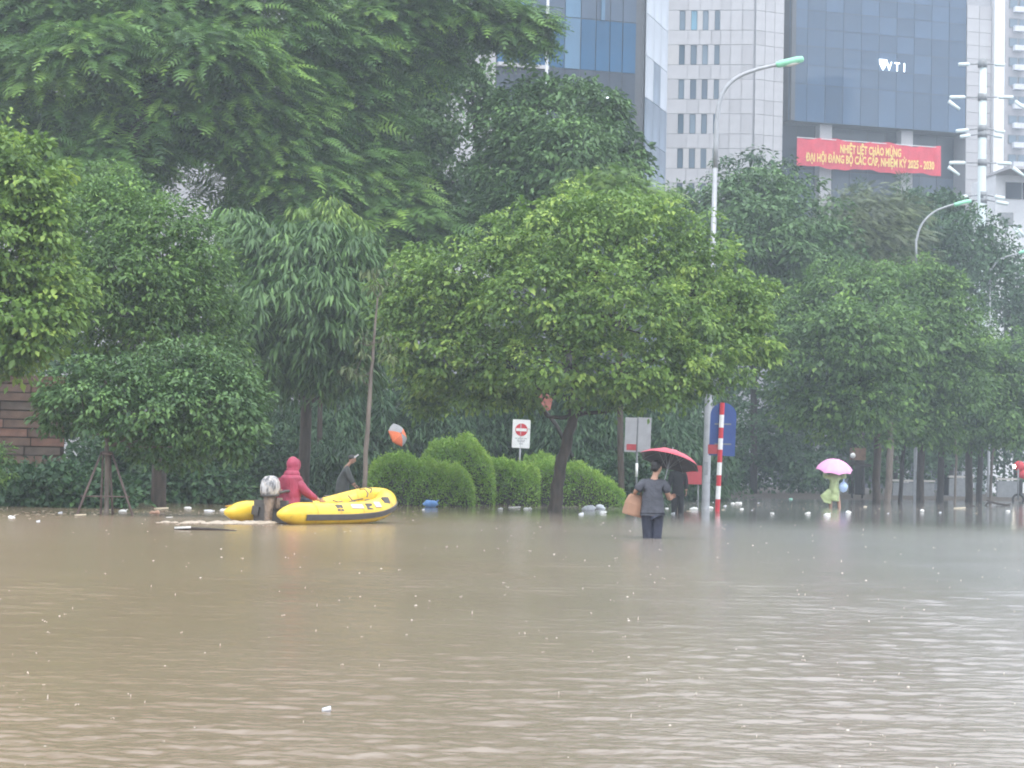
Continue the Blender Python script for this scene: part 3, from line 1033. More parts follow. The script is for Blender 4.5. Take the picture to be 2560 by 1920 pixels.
MB().tube([at(255, 1133, 40.85) - b0, at(282, 1135, 40.85) - b0], .03, 8).build('binding', M_STAKE, stk, smooth=True)

plant('mango_tree', 'tree with long drooping blue green leaves and a bright tip, left of the bare sapling', 'tree', 'trees along the flooded kerb', wl(760, 63),
      [(760, 1262, 63, .2), (765, 1050, 63, .17), (770, 850, 63, .12), (775, 650, 63, .06)],
      [(700, 640, 120, 80, 62), (800, 650, 110, 90, 61), (640, 740, 90, 120, 62), (760, 780, 140, 120, 60), (870, 700, 90, 100, 61.5), (880, 840, 90, 110, 61), (700, 880, 120, 100, 61), (820, 930, 110, 80, 61), (620, 620, 70, 60, 62.5), (600, 560, 50, 40, 63), (940, 780, 70, 90, 62)],
      'droop', 800, 26, .42, .34, .26, L_BLUE, M_BARK, .08, inner=.3, young=.05, droop=.3, twigs=3)
plant('mango_tree', 'small bright green crown tip rising behind the drooping leaved tree', 'tree', 'trees along the flooded kerb', wl(800, 66),
      [(800, 1258, 66, .09), (800, 900, 66, .08), (798, 640, 66, .04)],
      [(762, 560, 38, 40, 65), (830, 545, 34, 40, 65), (880, 600, 50, 50, 65), (790, 610, 60, 40, 65)],
      'droop', 90, 24, .36, .28, .26, L_BRIGHT, M_BARK, .03, inner=.2, young=.3, droop=.3)

sap = plant('sapling', 'tall bare stemmed sapling with a few tufts of leaves behind the boat', 'tree', 'trees along the flooded kerb', wl(905, 47),
      [(908, 1284, 47, .058), (914, 1130, 47, .055), (924, 1000, 47, .05), (934, 860, 47, .035), (944, 745, 47, .02)],
      [(903, 835, 14, 28, 47), (958, 850, 24, 18, 46.9), (890, 925, 18, 16, 47), (902, 905, 12, 26, 47), (955, 690, 40, 40, 47), (930, 700, 30, 30, 47), (872, 935, 14, 10, 47), (965, 890, 10, 18, 47)],
      'droop', 34, 9, .16, .18, .25, L_BROWN, M_BARKL, .014, inner=.1, young=.35, droop=.3)

plant('badamier_tree', 'broad bright green tree with a slim leaning trunk at the middle of the kerb', 'tree', 'trees along the flooded kerb', wl(1383, 55),
      [(1383, 1278, 55, .19), (1392, 1215, 55, .17), (1412, 1130, 55, .155), (1432, 1040, 55, .145), (1450, 880, 55, .12), (1470, 700, 55, .07)],
      [(1100, 750, 110, 90, 54), (1010, 720, 70, 70, 55), (1060, 660, 60, 40, 55), (1180, 690, 110, 90, 53.5), (1110, 860, 105, 90, 53.5), (1280, 620, 120, 90, 53.5), (1420, 590, 140, 90, 53), (1560, 580, 130, 90, 53.5),
       (1460, 520, 100, 45, 54.5), (1590, 530, 80, 40, 55), (1690, 620, 110, 100, 54), (1790, 690, 80, 100, 54.5), (1360, 760, 150, 110, 52), (1550, 760, 160, 120, 51.8), (1740, 820, 120, 120, 53), (1860, 790, 70, 80, 54.5), (1890, 750, 50, 50, 55),
       (1890, 870, 60, 70, 54.8), (1420, 910, 150, 80, 52.2), (1620, 920, 150, 80, 52.3), (1770, 935, 90, 60, 53.5), (1230, 900, 90, 80, 53), (1010, 850, 55, 80, 54.5), (1230, 940, 70, 40, 53.5), (1000, 790, 60, 60, 54.5), (1690, 975, 70, 40, 54), (1330, 975, 90, 45, 54.5), (1480, 985, 110, 45, 54.5), (1590, 985, 100, 45, 54.5), (1110, 950, 80, 50, 54.5), (1035, 935, 65, 60, 55), (1075, 1000, 60, 45, 55.5), (1185, 985, 60, 45, 54), (1240, 1000, 50, 30, 54), (1300, 760, 210, 130, 56.5), (1600, 760, 210, 130, 56.5), (1130, 800, 120, 100, 55.8), (1450, 640, 200, 90, 56.5), (1780, 820, 110, 110, 56)],
      'rosette', 2500, 29, .30, .15, .62, L_BRIGHT, M_BARK, .075, inner=.36, young=.22, twigs=3)
plant('feathery_tree', 'pale green feathery bough rising above the broad bright tree', 'tree', 'tall trees behind the kerb', wl(1555, 66),
      [(1555, 1256, 66, .12), (1550, 900, 66, .1), (1550, 620, 66, .06)],
      [(1540, 470, 70, 32, 65), (1480, 490, 50, 26, 65), (1600, 500, 60, 34, 65), (1540, 530, 100, 40, 64.5)],
      'feather', 110, 20, .5, .42, .3, L_BRIGHT, M_BARK, .05, inner=.25, wind=.3, young=.1)

row = [
    ('right hand leafy tree beside the far lamp, its crown round and hazy', wl(2190, 88), 88, 2190,
     [(2000, 800, 95, 70, 87), (2110, 740, 110, 80, 87), (2040, 900, 130, 100, 85), (1985, 1000, 70, 70, 86), (2110, 1010, 110, 70, 85), (2190, 860, 110, 100, 85), (2180, 690, 70, 40, 88), (2110, 850, 110, 90, 84), (2190, 990, 110, 80, 85), (1970, 870, 50, 60, 87), (2130, 1075, 130, 40, 86)]),
    ('leafy tree of the kerb row just right of the pink umbrella', wl(2300, 97), 97, 2300,
     [(2270, 720, 110, 70, 96), (2350, 740, 80, 70, 96), (2280, 840, 130, 100, 94), (2390, 850, 90, 100, 95), (2300, 960, 120, 90, 94), (2260, 1040, 110, 60, 94), (2390, 960, 90, 80, 95), (2300, 1085, 120, 40, 96)]),
    ('leafy tree of the kerb row nearest the right edge', wl(2420, 104), 104, 2420,
     [(2430, 880, 70, 60, 103), (2440, 960, 100, 80, 102), (2520, 930, 90, 90, 102), (2500, 1040, 110, 80, 101), (2400, 1050, 110, 60, 102), (2590, 1000, 80, 100, 103), (2450, 1090, 120, 40, 103)]),
]
for lab, base, Y, tx, lob in row:
    plant('badamier_tree', lab, 'tree', 'trees along the flooded kerb', base,
          [(tx, 1240, Y, .2), (tx + 4, 1100, Y, .17), (tx + 8, 950, Y, .13), (tx + 5, 800, Y, .07)], lob,
          'rosette', 780, 29, .46, .235, .58, L_MID, M_BARK, .08, inner=.3, young=.10, twigs=2)
# slim trunks further along the row, their crowns lost in the leaves above
for i, (tx, w, Y, lab, b_m) in enumerate(((2218, .17, 92, 'pale slim trunk beside the dark trunk right of the pink umbrella', M_BARKL), (2250, .11, 96, 'thin dark trunk at the left end of the pale barrier', M_BARKD),
                                  (2347, .19, 101, 'leaning dark trunk between the two pale barriers', M_BARKD), (2385, .07, 99, 'thin pale stem in front of the pale barrier', M_BARKL), (2446, .17, 108, 'dim thick trunk near the right edge', M_BARKD), (2474, .08, 106, 'thin pale stem near the right edge', M_BARKL))):
    plant('slim_tree', lab, 'tree', 'slim trees in the shaded row', wl(tx, Y), [(tx, 1236, Y, w), (tx + 6, 1150, Y, w * .9), (tx + random.randint(2, 22), 1060, Y, w * .7), (tx + 12, 980, Y, w * .4)],
          [(tx + 5, 1020, 70, 50, Y + 1), (tx + 20, 960, 60, 50, Y + 1)], 'rosette', 60, 24, .45, .22, .5, L_DARK, b_m, .05, young=.02)

# --- undergrowth in the shade
shr = [
    (720, 1050, 140, 120, 70, 'dark drooping undergrowth right of the stone wall tree', 'droop'), (870, 1060, 110, 140, 72, 'dark undergrowth behind the bare sapling', 'droop'), (600, 1160, 130, 110, 66, 'dark undergrowth behind the stern of the boat', 'round'),
    (420, 1020, 190, 190, 78, 'tall dark thicket behind the dome shaped tree', 'round'), (760, 1030, 190, 200, 84, 'tall dark thicket behind the drooping leaved tree', 'round'), (1080, 960, 190, 230, 88, 'tall dark thicket behind the left half of the broad tree', 'round'),
    (1390, 980, 190, 230, 88, 'tall dark thicket behind the leaning trunk', 'round'), (1690, 1000, 170, 220, 92, 'tall dark thicket behind the foot of the street lamp', 'round'), (130, 900, 170, 200, 70, 'tall dark thicket rising behind the stone wall', 'round'),
    (470, 1200, 110, 90, 56, 'low dark undergrowth right of the stakes', 'round'), (1010, 1020, 130, 130, 74, 'dark shrub around the tilted orange umbrella', 'droop'), (1160, 1070, 110, 120, 76, 'dark shrub behind the round clipped bush', 'droop'),
    (1290, 1030, 120, 120, 76, 'dark long leaved shrub behind the no entry sign', 'droop'), (1470, 1060, 110, 130, 74, 'dark reedy shrub right of the leaning trunk', 'droop'), (1590, 1070, 110, 150, 78, 'dark shrub behind the twin grey sign boards', 'droop'),
    (1700, 1100, 110, 150, 84, 'dark shrub behind the red umbrella', 'droop'), (1560, 1200, 80, 60, 68, 'small round dark bush right of the clipped hedge', 'round'), (140, 1235, 150, 50, 48, 'low dark plants in front of the stone wall', 'round'), (300, 1180, 140, 110, 57, 'dark undergrowth behind the stakes', 'round'), (800, 1190, 150, 90, 66, 'dark undergrowth beyond the yellow boat', 'droop')]
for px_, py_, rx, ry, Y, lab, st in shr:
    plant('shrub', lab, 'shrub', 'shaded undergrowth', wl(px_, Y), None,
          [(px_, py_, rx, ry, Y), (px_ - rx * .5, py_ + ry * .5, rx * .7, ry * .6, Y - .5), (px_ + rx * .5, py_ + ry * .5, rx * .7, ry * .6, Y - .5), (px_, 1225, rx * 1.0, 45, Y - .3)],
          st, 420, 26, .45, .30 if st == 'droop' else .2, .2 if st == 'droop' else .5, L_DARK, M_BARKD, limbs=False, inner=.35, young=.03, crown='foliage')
plant('shrub', 'fresh green bush at the left edge below the stone wall', 'shrub', 'shaded undergrowth', wl(-5, 45), None, [(0, 1170, 35, 50, 45), (-40, 1180, 60, 70, 45)], 'rosette', 70, 22, .18, .11, .5, L_MID, M_BARKD, limbs=False, crown='foliage')
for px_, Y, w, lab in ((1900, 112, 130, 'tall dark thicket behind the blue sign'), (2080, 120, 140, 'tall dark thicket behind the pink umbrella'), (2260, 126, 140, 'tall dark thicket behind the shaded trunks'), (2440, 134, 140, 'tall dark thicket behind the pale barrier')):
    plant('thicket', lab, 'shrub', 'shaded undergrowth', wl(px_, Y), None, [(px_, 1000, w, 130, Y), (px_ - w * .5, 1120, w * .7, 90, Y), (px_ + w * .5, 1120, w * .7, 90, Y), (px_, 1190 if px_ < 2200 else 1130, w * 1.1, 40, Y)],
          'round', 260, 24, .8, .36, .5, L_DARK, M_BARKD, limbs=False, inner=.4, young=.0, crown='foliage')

# --- clipped hedges: a twiggy core under a skin of small leaves
def hedge(label, prof, Y, depth, group, n, size=.07, name='hedge', mm=None):
    """prof: photo outline of the top as (px, py); bottom stands in the water"""
    cx_ = sum(p[0] for p in prof) / len(prof)
    base = wl(cx_, Y)
    t = thing(name, label, 'hedge', base, 0, group)
    P3 = [at(a, b, Y) - base for a, b in prof]
    xs_ = np.array([p[0] for p in P3]); zs_ = np.array([p[2] for p in P3])
    # surface sampled as x, angle across the hedge
    x = rng.uniform(xs_[0], xs_[-1], n)
    top = np.interp(x, xs_, zs_) + .05 * np.sin(x * 2.9 + len(label)) + .035 * np.sin(x * 7.3)
    a = rng.uniform(0, pi, n) ** 1.0
    sup = .55
    cy, cz = np.cos(a), np.sin(a)
    yy = -np.sign(cy) * np.abs(cy) ** sup * depth / 2
    zz = np.abs(cz) ** sup * (top + .25) - .25
    xe = np.minimum(x - xs_[0], xs_[-1] - x)
    lump = .08 * np.sin(x * 4.1 + zz * 3 + len(label)) + .06 * np.sin(x * 9.3 - zz * 8 + yy * 7) + .04 * np.sin(x * 21 + zz * 17) + rng.normal(0, .05, n) + (rng.random(n) < .05) * rng.uniform(0, .16, n)
    nrm = norm(np.stack((np.zeros(n), yy / depth * 2, np.abs(cz) + .1), 1))
    P = np.stack((x, yy, zz), 1) + nrm * lump[:, None]
    jit = rng.normal(size=(n, 3))
    D = norm(nrm * .7 + jit * .55 + np.array((0, 0, .25)))
    N = norm(jit[::-1] + nrm * .6)
    L = size * rng.uniform(.6, 1.4, n)
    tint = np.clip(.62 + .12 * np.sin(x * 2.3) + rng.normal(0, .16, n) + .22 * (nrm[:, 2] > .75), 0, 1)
    k = P[:, 2] > -.1
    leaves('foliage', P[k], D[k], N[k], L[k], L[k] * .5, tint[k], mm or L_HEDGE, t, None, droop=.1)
    mb = MB()
    m = 24
    rings = []
    for i in range(m + 1):
        xx = xs_[0] + .04 + (xs_[-1] - xs_[0] - .08) * i / m
        tp = np.interp(xx, xs_, zs_) * .93
        for j in range(9):
            an = pi * j / 8
            mb.v.append((xx, -np.sign(cos(an)) * abs(cos(an)) ** sup * depth * .45, abs(sin(an)) ** sup * (tp + .2) - .3))
    for i in range(m):
        for j in range(8):
            q = i * 9 + j
            mb.f.append((q, q + 9, q + 10, q + 1)); mb.m.append(0)
    for q in (0, m * 9):
        mb.f.append(tuple(q + j for j in range(9))); mb.m.append(0)
    mb.build('branches', M_BARKD, t)
    return t
HG = 'clipped hedges standing in the flood'
hedge('long bright green hedge sloping down behind the bow of the boat', [(915, 1225), (935, 1160), (970, 1142), (1030, 1148), (1100, 1165), (1150, 1182), (1178, 1205), (1186, 1240)], 60, 1.9, HG, 30000)
hedge('round clipped bush taller than the hedges around it', [(1040, 1215), (1055, 1150), (1080, 1115), (1120, 1098), (1160, 1103), (1200, 1125), (1225, 1155), (1236, 1200), (1238, 1230)], 63, 2.3, HG, 28000, .07, 'clipped_bush', L_HEDGE)
hedge('square bright hedge right of the round bush', [(1222, 1200), (1228, 1160), (1265, 1156), (1300, 1164), (1340, 1170), (1350, 1200)], 64, 1.4, HG, 15000)
hedge('pale green hedge around the foot of the leaning trunk', [(1318, 1190), (1326, 1165), (1375, 1158), (1440, 1166), (1490, 1184), (1535, 1212), (1560, 1240)], 65.5, 1.7, HG, 18000)
hedge('low hedge behind, below the no entry sign', [(1300, 1190), (1310, 1152), (1350, 1143), (1395, 1150), (1400, 1190)], 69, 1.2, HG, 8000)
# ------------------------------------------------------------------ street furniture
M_STEEL = mat('galvanised_steel', (.34, .35, .37), .45, .1, 5, .05, metal=.3)
M_STEELD = mat('dull_grey_steel', (.20, .21, .22), .5, .12, 5, .05)
M_LAMPG = mat('pale_green_lamp_housing', (.27, .62, .42), .35, .08, 4)
M_LENS = mat('frosted_lens', (.62, .58, .55), .2, .05)
M_REDP = mat('red_paint', (.55, .035, .05), .45, .08, 7)
M_REDD = mat('dull_red_paint', (.36, .045, .055), .5, .1, 6)
M_POLE = mat('grey_white_pole', (.46, .47, .49), .5, .06, 4)
M_WHITEP = mat('white_paint', (.80, .80, .80), .45, .06, 7, dirt=(.5, .48, .44))
M_BLUEP = mat('blue_sign_paint', (.030, .070, .25), .45, .08, 4)
M_GREYP = mat('grey_sign_back', (.33, .33, .35), .5, .08, 4)
M_BLACK = mat('black_cloth', (.025, .025, .028), .8, .15, 12, .2)

def street_lamp(label, px0, Y, arm, head, r0):
    """arm: photo points up the pole and along its bend; head: two photo points of the housing"""
    base = wl(px0, Y)
    t = thing('street_lamp', label, 'street lamp', base, 0, 'street lamps along the kerb')
    pts = [at(a, b, Y) - base for a, b in arm]
    # smooth the bend
    sm = []
    for i in range(len(pts) - 1):
        p0, p1, p2, p3 = pts[max(i - 1, 0)], pts[i], pts[i + 1], pts[min(i + 2, len(pts) - 1)]
        for q in range(6):
            s = q / 6
            sm.append(.5 * ((2 * p1) + (p2 - p0) * s + (2 * p0 - 5 * p1 + 4 * p2 - p3) * s * s + (3 * p1 - p0 - 3 * p2 + p3) * s ** 3))
    sm.append(pts[-1])
    foot = np.array((0, 0, -.6))
    pole = [foot, sm[0] * .5 + foot * .5, sm[0]]
    MB().tube(pole + [pts[0] * .45 + pts[1] * .55, pts[1]], [r0, r0, r0 * .97, r0 * .8, r0 * .55], 14).build('pole', M_STEEL, t, smooth=True)
    j = 6
    MB().tube(sm[j:], [r0 * .55 - (r0 * .15) * i / (len(sm) - j) for i in range(len(sm) - j)], 10).build('arm', M_STEEL, t, smooth=True)
    p, q = at(*head[0], Y) - base, at(*head[1], Y) - base
    d = q - p
    L = np.linalg.norm(d)
    w = L * .17
    hb = MB()
    hb.tube([p - d * .02, p + d * .04, p + d * .25, p + d * .75, p + d * .96, q], [w * .55, w * .8, w * .95, w, w * .8, w * .4], 14, flat=.8)
    h = hb.build('lamp_housing', M_LAMPG, t, smooth=True)
    lb_ = MB()
    lb_.ell(p * .42 + q * .58 - np.array((0, 0, w * .62)), (L * .30, w * .75, w * .38), 14, 8, Matrix.Rotation(-math.atan2(d[2], d[0]), 3, 'Y'))
    lb_.build('lens', M_LENS, h, smooth=True)
    MB().box(pts[1] * .0 + np.array((0, -r0 * .98, 1.3)), (r0 * .9, .02, .42)).build('service_door', M_STEELD, t)
    return t
street_lamp('tall grey street lamp passing through the bright crown, its green head nearest', 1763, 64, [(1764, 1255), (1788, 420), (1792, 300), (1806, 235), (1838, 197), (1885, 176), (1945, 161)], ((1941, 162), (2009, 147)), .135)
street_lamp('second street lamp, curved arm and green head in front of the dark spreading tree', 2290, 100, [(2289, 1225), (2290, 660), (2292, 600), (2304, 562), (2332, 532), (2362, 518), (2388, 510)], ((2386, 512), (2428, 502)), .11)
street_lamp('third street lamp, farthest, its green head cut by the right edge', 2473, 124, [(2471, 1218), (2475, 720), (2478, 680), (2492, 655), (2512, 643), (2532, 637), (2549, 632)], ((2547, 633), (2580, 622)), .10)

# slim white flagpole in front of the blue glass
fp = wl(1358, 140)
t = thing('flagpole', 'slim white flagpole standing in front of the blue glass building', 'flagpole', fp)
MB().tube([(0, 0, -.5), at(1362, 400, 140) - fp, at(1371, -60, 140) - fp], [.13, .12, .10], 10).build('pole', M_POLE, t, smooth=True)
MB().ell(at(1371, -66, 140) - fp, (.2, .2, .2)).build('finial', M_WHITEP, t, smooth=True)

# floodlight mast
M_MAST = mat('pale_green_white_mast', (.62, .70, .70), .4, .05, 3)
mY = 150
mb0 = wl(2450, mY)
t = thing('floodlight_mast', 'tall pale mast with tiers of lamp arms beside the glass tower', 'mast', mb0)
mp = lambda a, b: at(a, b, mY) - mb0
MB().tube([(0, 0, -.5), mp(2451, 700), mp(2456, 340), mp(2458, 156)], [.42, .36, .30, .24], 14).build('pole', M_MAST, t, smooth=True)
MB().tube([mp(2458, 158), mp(2458, 148)], [.30, .24], 12).build('cap', M_STEELD, t, smooth=True)
def tier(y, x0, x1, fl, lamps):
    b = MB()
    c = mp(2456, y)
    b.tube([c - np.array((0, 0, .25)), c + np.array((0, 0, .25))], .36, 12)
    br = b.build('bracket', M_STEELD, t, smooth=True)
    for side, xe in ((-1, x0), (1, x1)):
        e = mp(xe, y + fl[0] if side < 0 else y + fl[1])
        s = mp(2456 + side * 10, y)
        MB().tube([s, s * .6 + e * .4], .05, 6).build('arm', M_STEELD, t, smooth=True)
        MB().tube([s * .55 + e * .45, s * .5 + e * .5, e * .97 + s * .03, e], [.08, .14, .14, .10], 10).build('lamp', M_MAST, t, smooth=True)
        if lamps:
            h = e + np.array((side * .1, -.2, -.35))
            MB().tube([h, h + np.array((.75, -.3, -.65))], [.15, .12], 10).build('lamp', M_MAST, t, smooth=True)
            MB().tube([e - (e - s) * .05, h], .03, 5).build('hanger', M_STEELD, t)
tier(160, 2396, 2512, (1, 2), 0)
tier(243, 2374, 2533, (0, 0), 1)
tier(322, 2390, 2512, (6, 8), 0)
tier(336, 2400, 2506, (6, 6), 0)
tier(407, 2373, 2528, (0, 2), 1)
tier(488, 2385, 2512, (6, 8), 0)
tier(500, 2400, 2520, (6, 10), 0)

# board on a post near the right edge, with its lamp arms
bb0 = wl(2510, 142)
t = thing('post_sign', 'grey square board on a thin post by the white annex', 'sign', bb0)
bp = lambda a, b: at(a, b, 142) - bb0
MB().tube([(0, 0, -.5), bp(2514, 640), bp(2515, 540)], [.09, .08, .08], 8).build('post', M_STEELD, t, smooth=True)
c = bp(2515, 549)
MB().box(c - np.array((0, .12, 0)), (34 * 142 / F, .12, 34 * 142 / F)).build('board', M_STEELD, t)
for xa, ya, xb, yb in ((2534, 570, 2552, 594), (2543, 567, 2560, 592)):
    MB().tube([bp(xa, ya), bp(xb, yb)], [.08, .12], 8).build('lamp', M_MAST, t, smooth=True)
MB().tube([bp(2515, 566), bp(2530, 563), bp(2543, 567)], .05, 6).build('arm', M_STEELD, t, smooth=True)
MB().tube([bp(2500, 552), bp(2486, 546)], [.12, .08], 8).build('lamp', M_MAST, t, smooth=True)

# no entry sign
s0 = wl(1297, 67)
t = thing('no_entry_sign', 'white rectangular no entry sign with a red disc above the hedge', 'sign', s0)
q = lambda a, b, Y=67: at(a, b, Y) - s0
MB().tube([(0, .05, -.5), q(1302, 1060)], [.03, .028], 8).build('post', M_STEEL, t, smooth=True)
cs = q(1303, 1084.5)
sw, sh_ = 45 * 67 / F, 71 * 67 / F
rot = Matrix.Rotation(radians(1.4), 3, 'Y') @ Matrix.Rotation(radians(10), 3, 'Z')
def flat_piece(mb, poly, y0, y1, c=cs, rt=rot):
    n0 = len(mb.v)
    mb.prism(poly, y0, y1)
    mb.v[n0:] = [tuple(Vector(c) + rt @ Vector(v)) for v in mb.v[n0:]]
    return mb
def rrect(w, h, r, n=5):
    out = []
    for cx_, cz_, a0 in ((w / 2 - r, h / 2 - r, 0), (-w / 2 + r, h / 2 - r, 90), (-w / 2 + r, -h / 2 + r, 180), (w / 2 - r, -h / 2 + r, 270)):
        for k in range(n + 1):
            a = radians(a0 + 90 * k / n)
            out.append((cx_ + r * cos(a), cz_ + r * sin(a)))
    return out
def disc(r, cx_=0, cz_=0, n=32):
    return [(cx_ + r * cos(2 * pi * k / n), cz_ + r * sin(2 * pi * k / n)) for k in range(n)]
flat_piece(MB(), rrect(sw, sh_, .03), -.01, .01).build('board', M_WHITEP, t)
flat_piece(MB(), disc(.21, 0, .133), -.016, -.0102).build('red_disc', M_REDP, t)
flat_piece(MB(), rrect(.37, .096, .01, 2), -.022, -.0165, Vector(cs) + rot @ Vector((0, 0, .133))).build('white_bar', M_WHITEP, t)
lines = MB()
for z, segs in ((-.155, ((-.2, -.13), (-.11, -.02), (0, .08), (.1, .2))), (-.215, ((-.14, -.05), (-.03, .06), (.08, .14))), (-.262, ((-.12, -.02), (0, .12))), (-.335, ((-.06, .07),))):
    for a, b in segs:
        flat_piece(lines, [(a, z - .013), (b, z - .013), (b, z + .013), (a, z + .013)], -.0135, -.0105)
tag(lines.build('small_print', M_GREYP, t), kind='stuff')

# twin grey boards seen from behind
s1 = wl(1590, 66)
t = thing('sign_board', 'twin grey sign boards seen from behind on one dark post', 'sign', s1)
q1 = lambda a, b: at(a, b, 66) - s1
MB().tube([(0, 0, -.5), q1(1595, 1042)], [.035, .03], 8).build('post', M_STEELD, t, smooth=True)
MB().tube([q1(1591, 1192), q1(1592, 1158)], .045, 8).build('post_band', M_WHITEP, t, smooth=True)
for xa, xb in ((1562, 1591), (1595, 1627)):
    c = (q1(xa, 1044) + q1(xb, 1130)) / 2
    MB().box(c - np.array((0, .06, 0)), ((xb - xa) * 66 / F, .03, 86 * 66 / F), Matrix.Rotation(radians(1.2), 3, 'Y')).build('board', M_GREYP, t)
MB().box(q1(1578, 1118) - np.array((0, .082, 0)), (24 * 66 / F, .006, 15 * 66 / F), Matrix.Rotation(radians(1.2), 3, 'Y')).build('red_patch', M_REDD, t)

# red board behind the umbrella
s2 = wl(1722, 70)
t = thing('red_board', 'plain red board low behind the red umbrella', 'sign', s2)
q2 = lambda a, b: at(a, b, 70) - s2
MB().box((q2(1693, 1163) + q2(1754, 1211)) / 2, (62 * 70 / F, .03, 47 * 70 / F)).build('board', M_REDD, t)
for px_ in (1700, 1746):
    p = q2(px_, 1200)
    MB().tube([(p[0], .04, -.5), (p[0], .04, p[2])], .025, 7).build('leg', M_STEELD, t, smooth=True)

# striped pole with the blue sign
s3 = wl(1794, 60)
t = thing('road_sign', 'red and white striped pole with a round topped blue sign back', 'sign', s3)
q3 = lambda a, b: at(a, b, 60) - s3
ys_ = [1007, 1037, 1069, 1096, 1124, 1156, 1188, 1215, 1248, 1282]
for i in range(len(ys_) - 1):
    f_ = lambda y: q3(1806 - (y - 1007) * .047, y)
    MB().tube([f_(ys_[i]), f_(ys_[i + 1])], .072, 12).build('band', M_REDP if i % 2 == 0 else M_WHITEP, t, smooth=False)
MB().tube([f_(1281), (0, 0, -.55)], .071, 12).build('footing', M_STEELD, t, smooth=True)
wS, hS2 = 65 * 60 / F, 133 * 60 / F
poly = [(wS / 2, -hS2 / 2), (wS / 2, hS2 / 2 - wS / 2)] + [(wS / 2 * cos(radians(a)), hS2 / 2 - wS / 2 + wS / 2 * sin(radians(a))) for a in range(10, 180, 10)] + [(-wS / 2, hS2 / 2 - wS / 2), (-wS / 2, -hS2 / 2)]
cS = q3(1808, 1073)
flat_piece(MB(), poly, .085, .115, cS, Matrix.Rotation(radians(1.6), 3, 'Y')).build('blue_panel', M_BLUEP, t)
for py_ in (1060, 1110):
    MB().box(q3(1808, py_) + np.array((0, .078, 0)), (.5, .012, .045)).build('clamp', M_STEELD, t)
MB().box(q3(1783, 1123) + np.array((0, .03, 0)), (26 * 60 / F, .02, 23 * 60 / F)).build('red_plate', M_REDD, t)

# leaning post with a faded red panel in the shrubs
s4 = wl(1365, 68)
t = thing('leaning_board', 'faded red panel on a slanting dark post among the shrubs', 'sign', s4)
q4 = lambda a, b: at(a, b, 68) - s4
M_FADED = mat('faded_red_panel', (.36, .13, .10), .6, .15, 3)
MB().tube([q4(1450, 1180), q4(1390, 1062), q4(1332, 988)], [.07, .07, .05], 8).build('post', M_BARKD, t, smooth=True)
MB().add([q4(1338, 987), q4(1366, 984), q4(1382, 994), q4(1376, 1024), q4(1362, 1030)] + [p_ + np.array((0, .04, 0)) for p_ in (q4(1338, 987), q4(1366, 984), q4(1382, 994), q4(1376, 1024), q4(1362, 1030))],
         [(0, 1, 2, 3, 4), (9, 8, 7, 6, 5)] + [(i, (i + 1) % 5, (i + 1) % 5 + 5, i + 5) for i in range(5)]).build('panel', M_FADED, t)

# pale barriers between the shaded trunks
M_CONC = mat('wet_concrete', (.42, .40, .37), .6, .12, 2, .2)
for xa, ya, xb, yb, Y, lab in ((2232, 1207, 2335, 1207, 118, 'low pale barrier wall between the shaded trunks'), (2372, 1195, 2432, 1199, 120, 'short pale barrier wall left of the dim thick trunk'), (2492, 1202, 2545, 1203, 122, 'pale barrier wall piece near the red motorbike')):
    p, q = at(xa, ya, Y), at(xb, yb, Y)
    b0 = np.array(((p[0] + q[0]) / 2, Y, 0))
    t = thing('barrier', lab, 'barrier', b0, 0, 'pale barriers in the shaded row')
    w = q[0] - p[0]
    zt = (p[2] + q[2]) / 2
    MB().box((0, 0, zt / 2 - .1 + .06), (w, .25, zt + .08)).build('wall', M_STEELD, t)
    MB().box((0, 0, zt + .12), (w + .08, .34, .12)).build('coping', M_CONC, t)

# ------------------------------------------------------------------ figures
def skin(name, V, E_, R, m, parent, sub=2, root=0, extra=None):
    """one continuous skin over a skeleton of joints"""
    me = bpy.data.meshes.new(name)
    me.from_pydata([tuple(map(float, v)) for v in V], E_, [])
    o = bpy.data.objects.new(name, me)
    COL.objects.link(o)
    sk = o.modifiers.new('Skin', 'SKIN')
    sk.use_smooth_shade = True
    sk.branch_smoothing = .6
    for i, r in enumerate(R):
        r = r if hasattr(r, '__len__') else (r, r)
        me.skin_vertices[0].data[i].radius = r
        me.skin_vertices[0].data[i].use_root = (i == root)
    sb = o.modifiers.new('Sub', 'SUBSURF')
    sb.levels = sub
    sb.render_levels = sub
    dg = bpy.context.evaluated_depsgraph_get()
    nm = bpy.data.meshes.new_from_object(o.evaluated_get(dg))
    bpy.data.objects.remove(o)
    nm.name = name
    if extra is not None:
        bm = bmesh.new()
        bm.from_mesh(nm)
        tmp = bpy.data.meshes.new('x')
        tmp.from_pydata(extra.v, [], extra.f)
        bm.from_mesh(tmp)
        bm.to_mesh(nm)
        bm.free()
        bpy.data.meshes.remove(tmp)
    nm.materials.clear()
    nm.materials.append(m)
    nm.polygons.foreach_set('use_smooth', np.ones(len(nm.polygons), bool))
    return link(name, nm, parent)

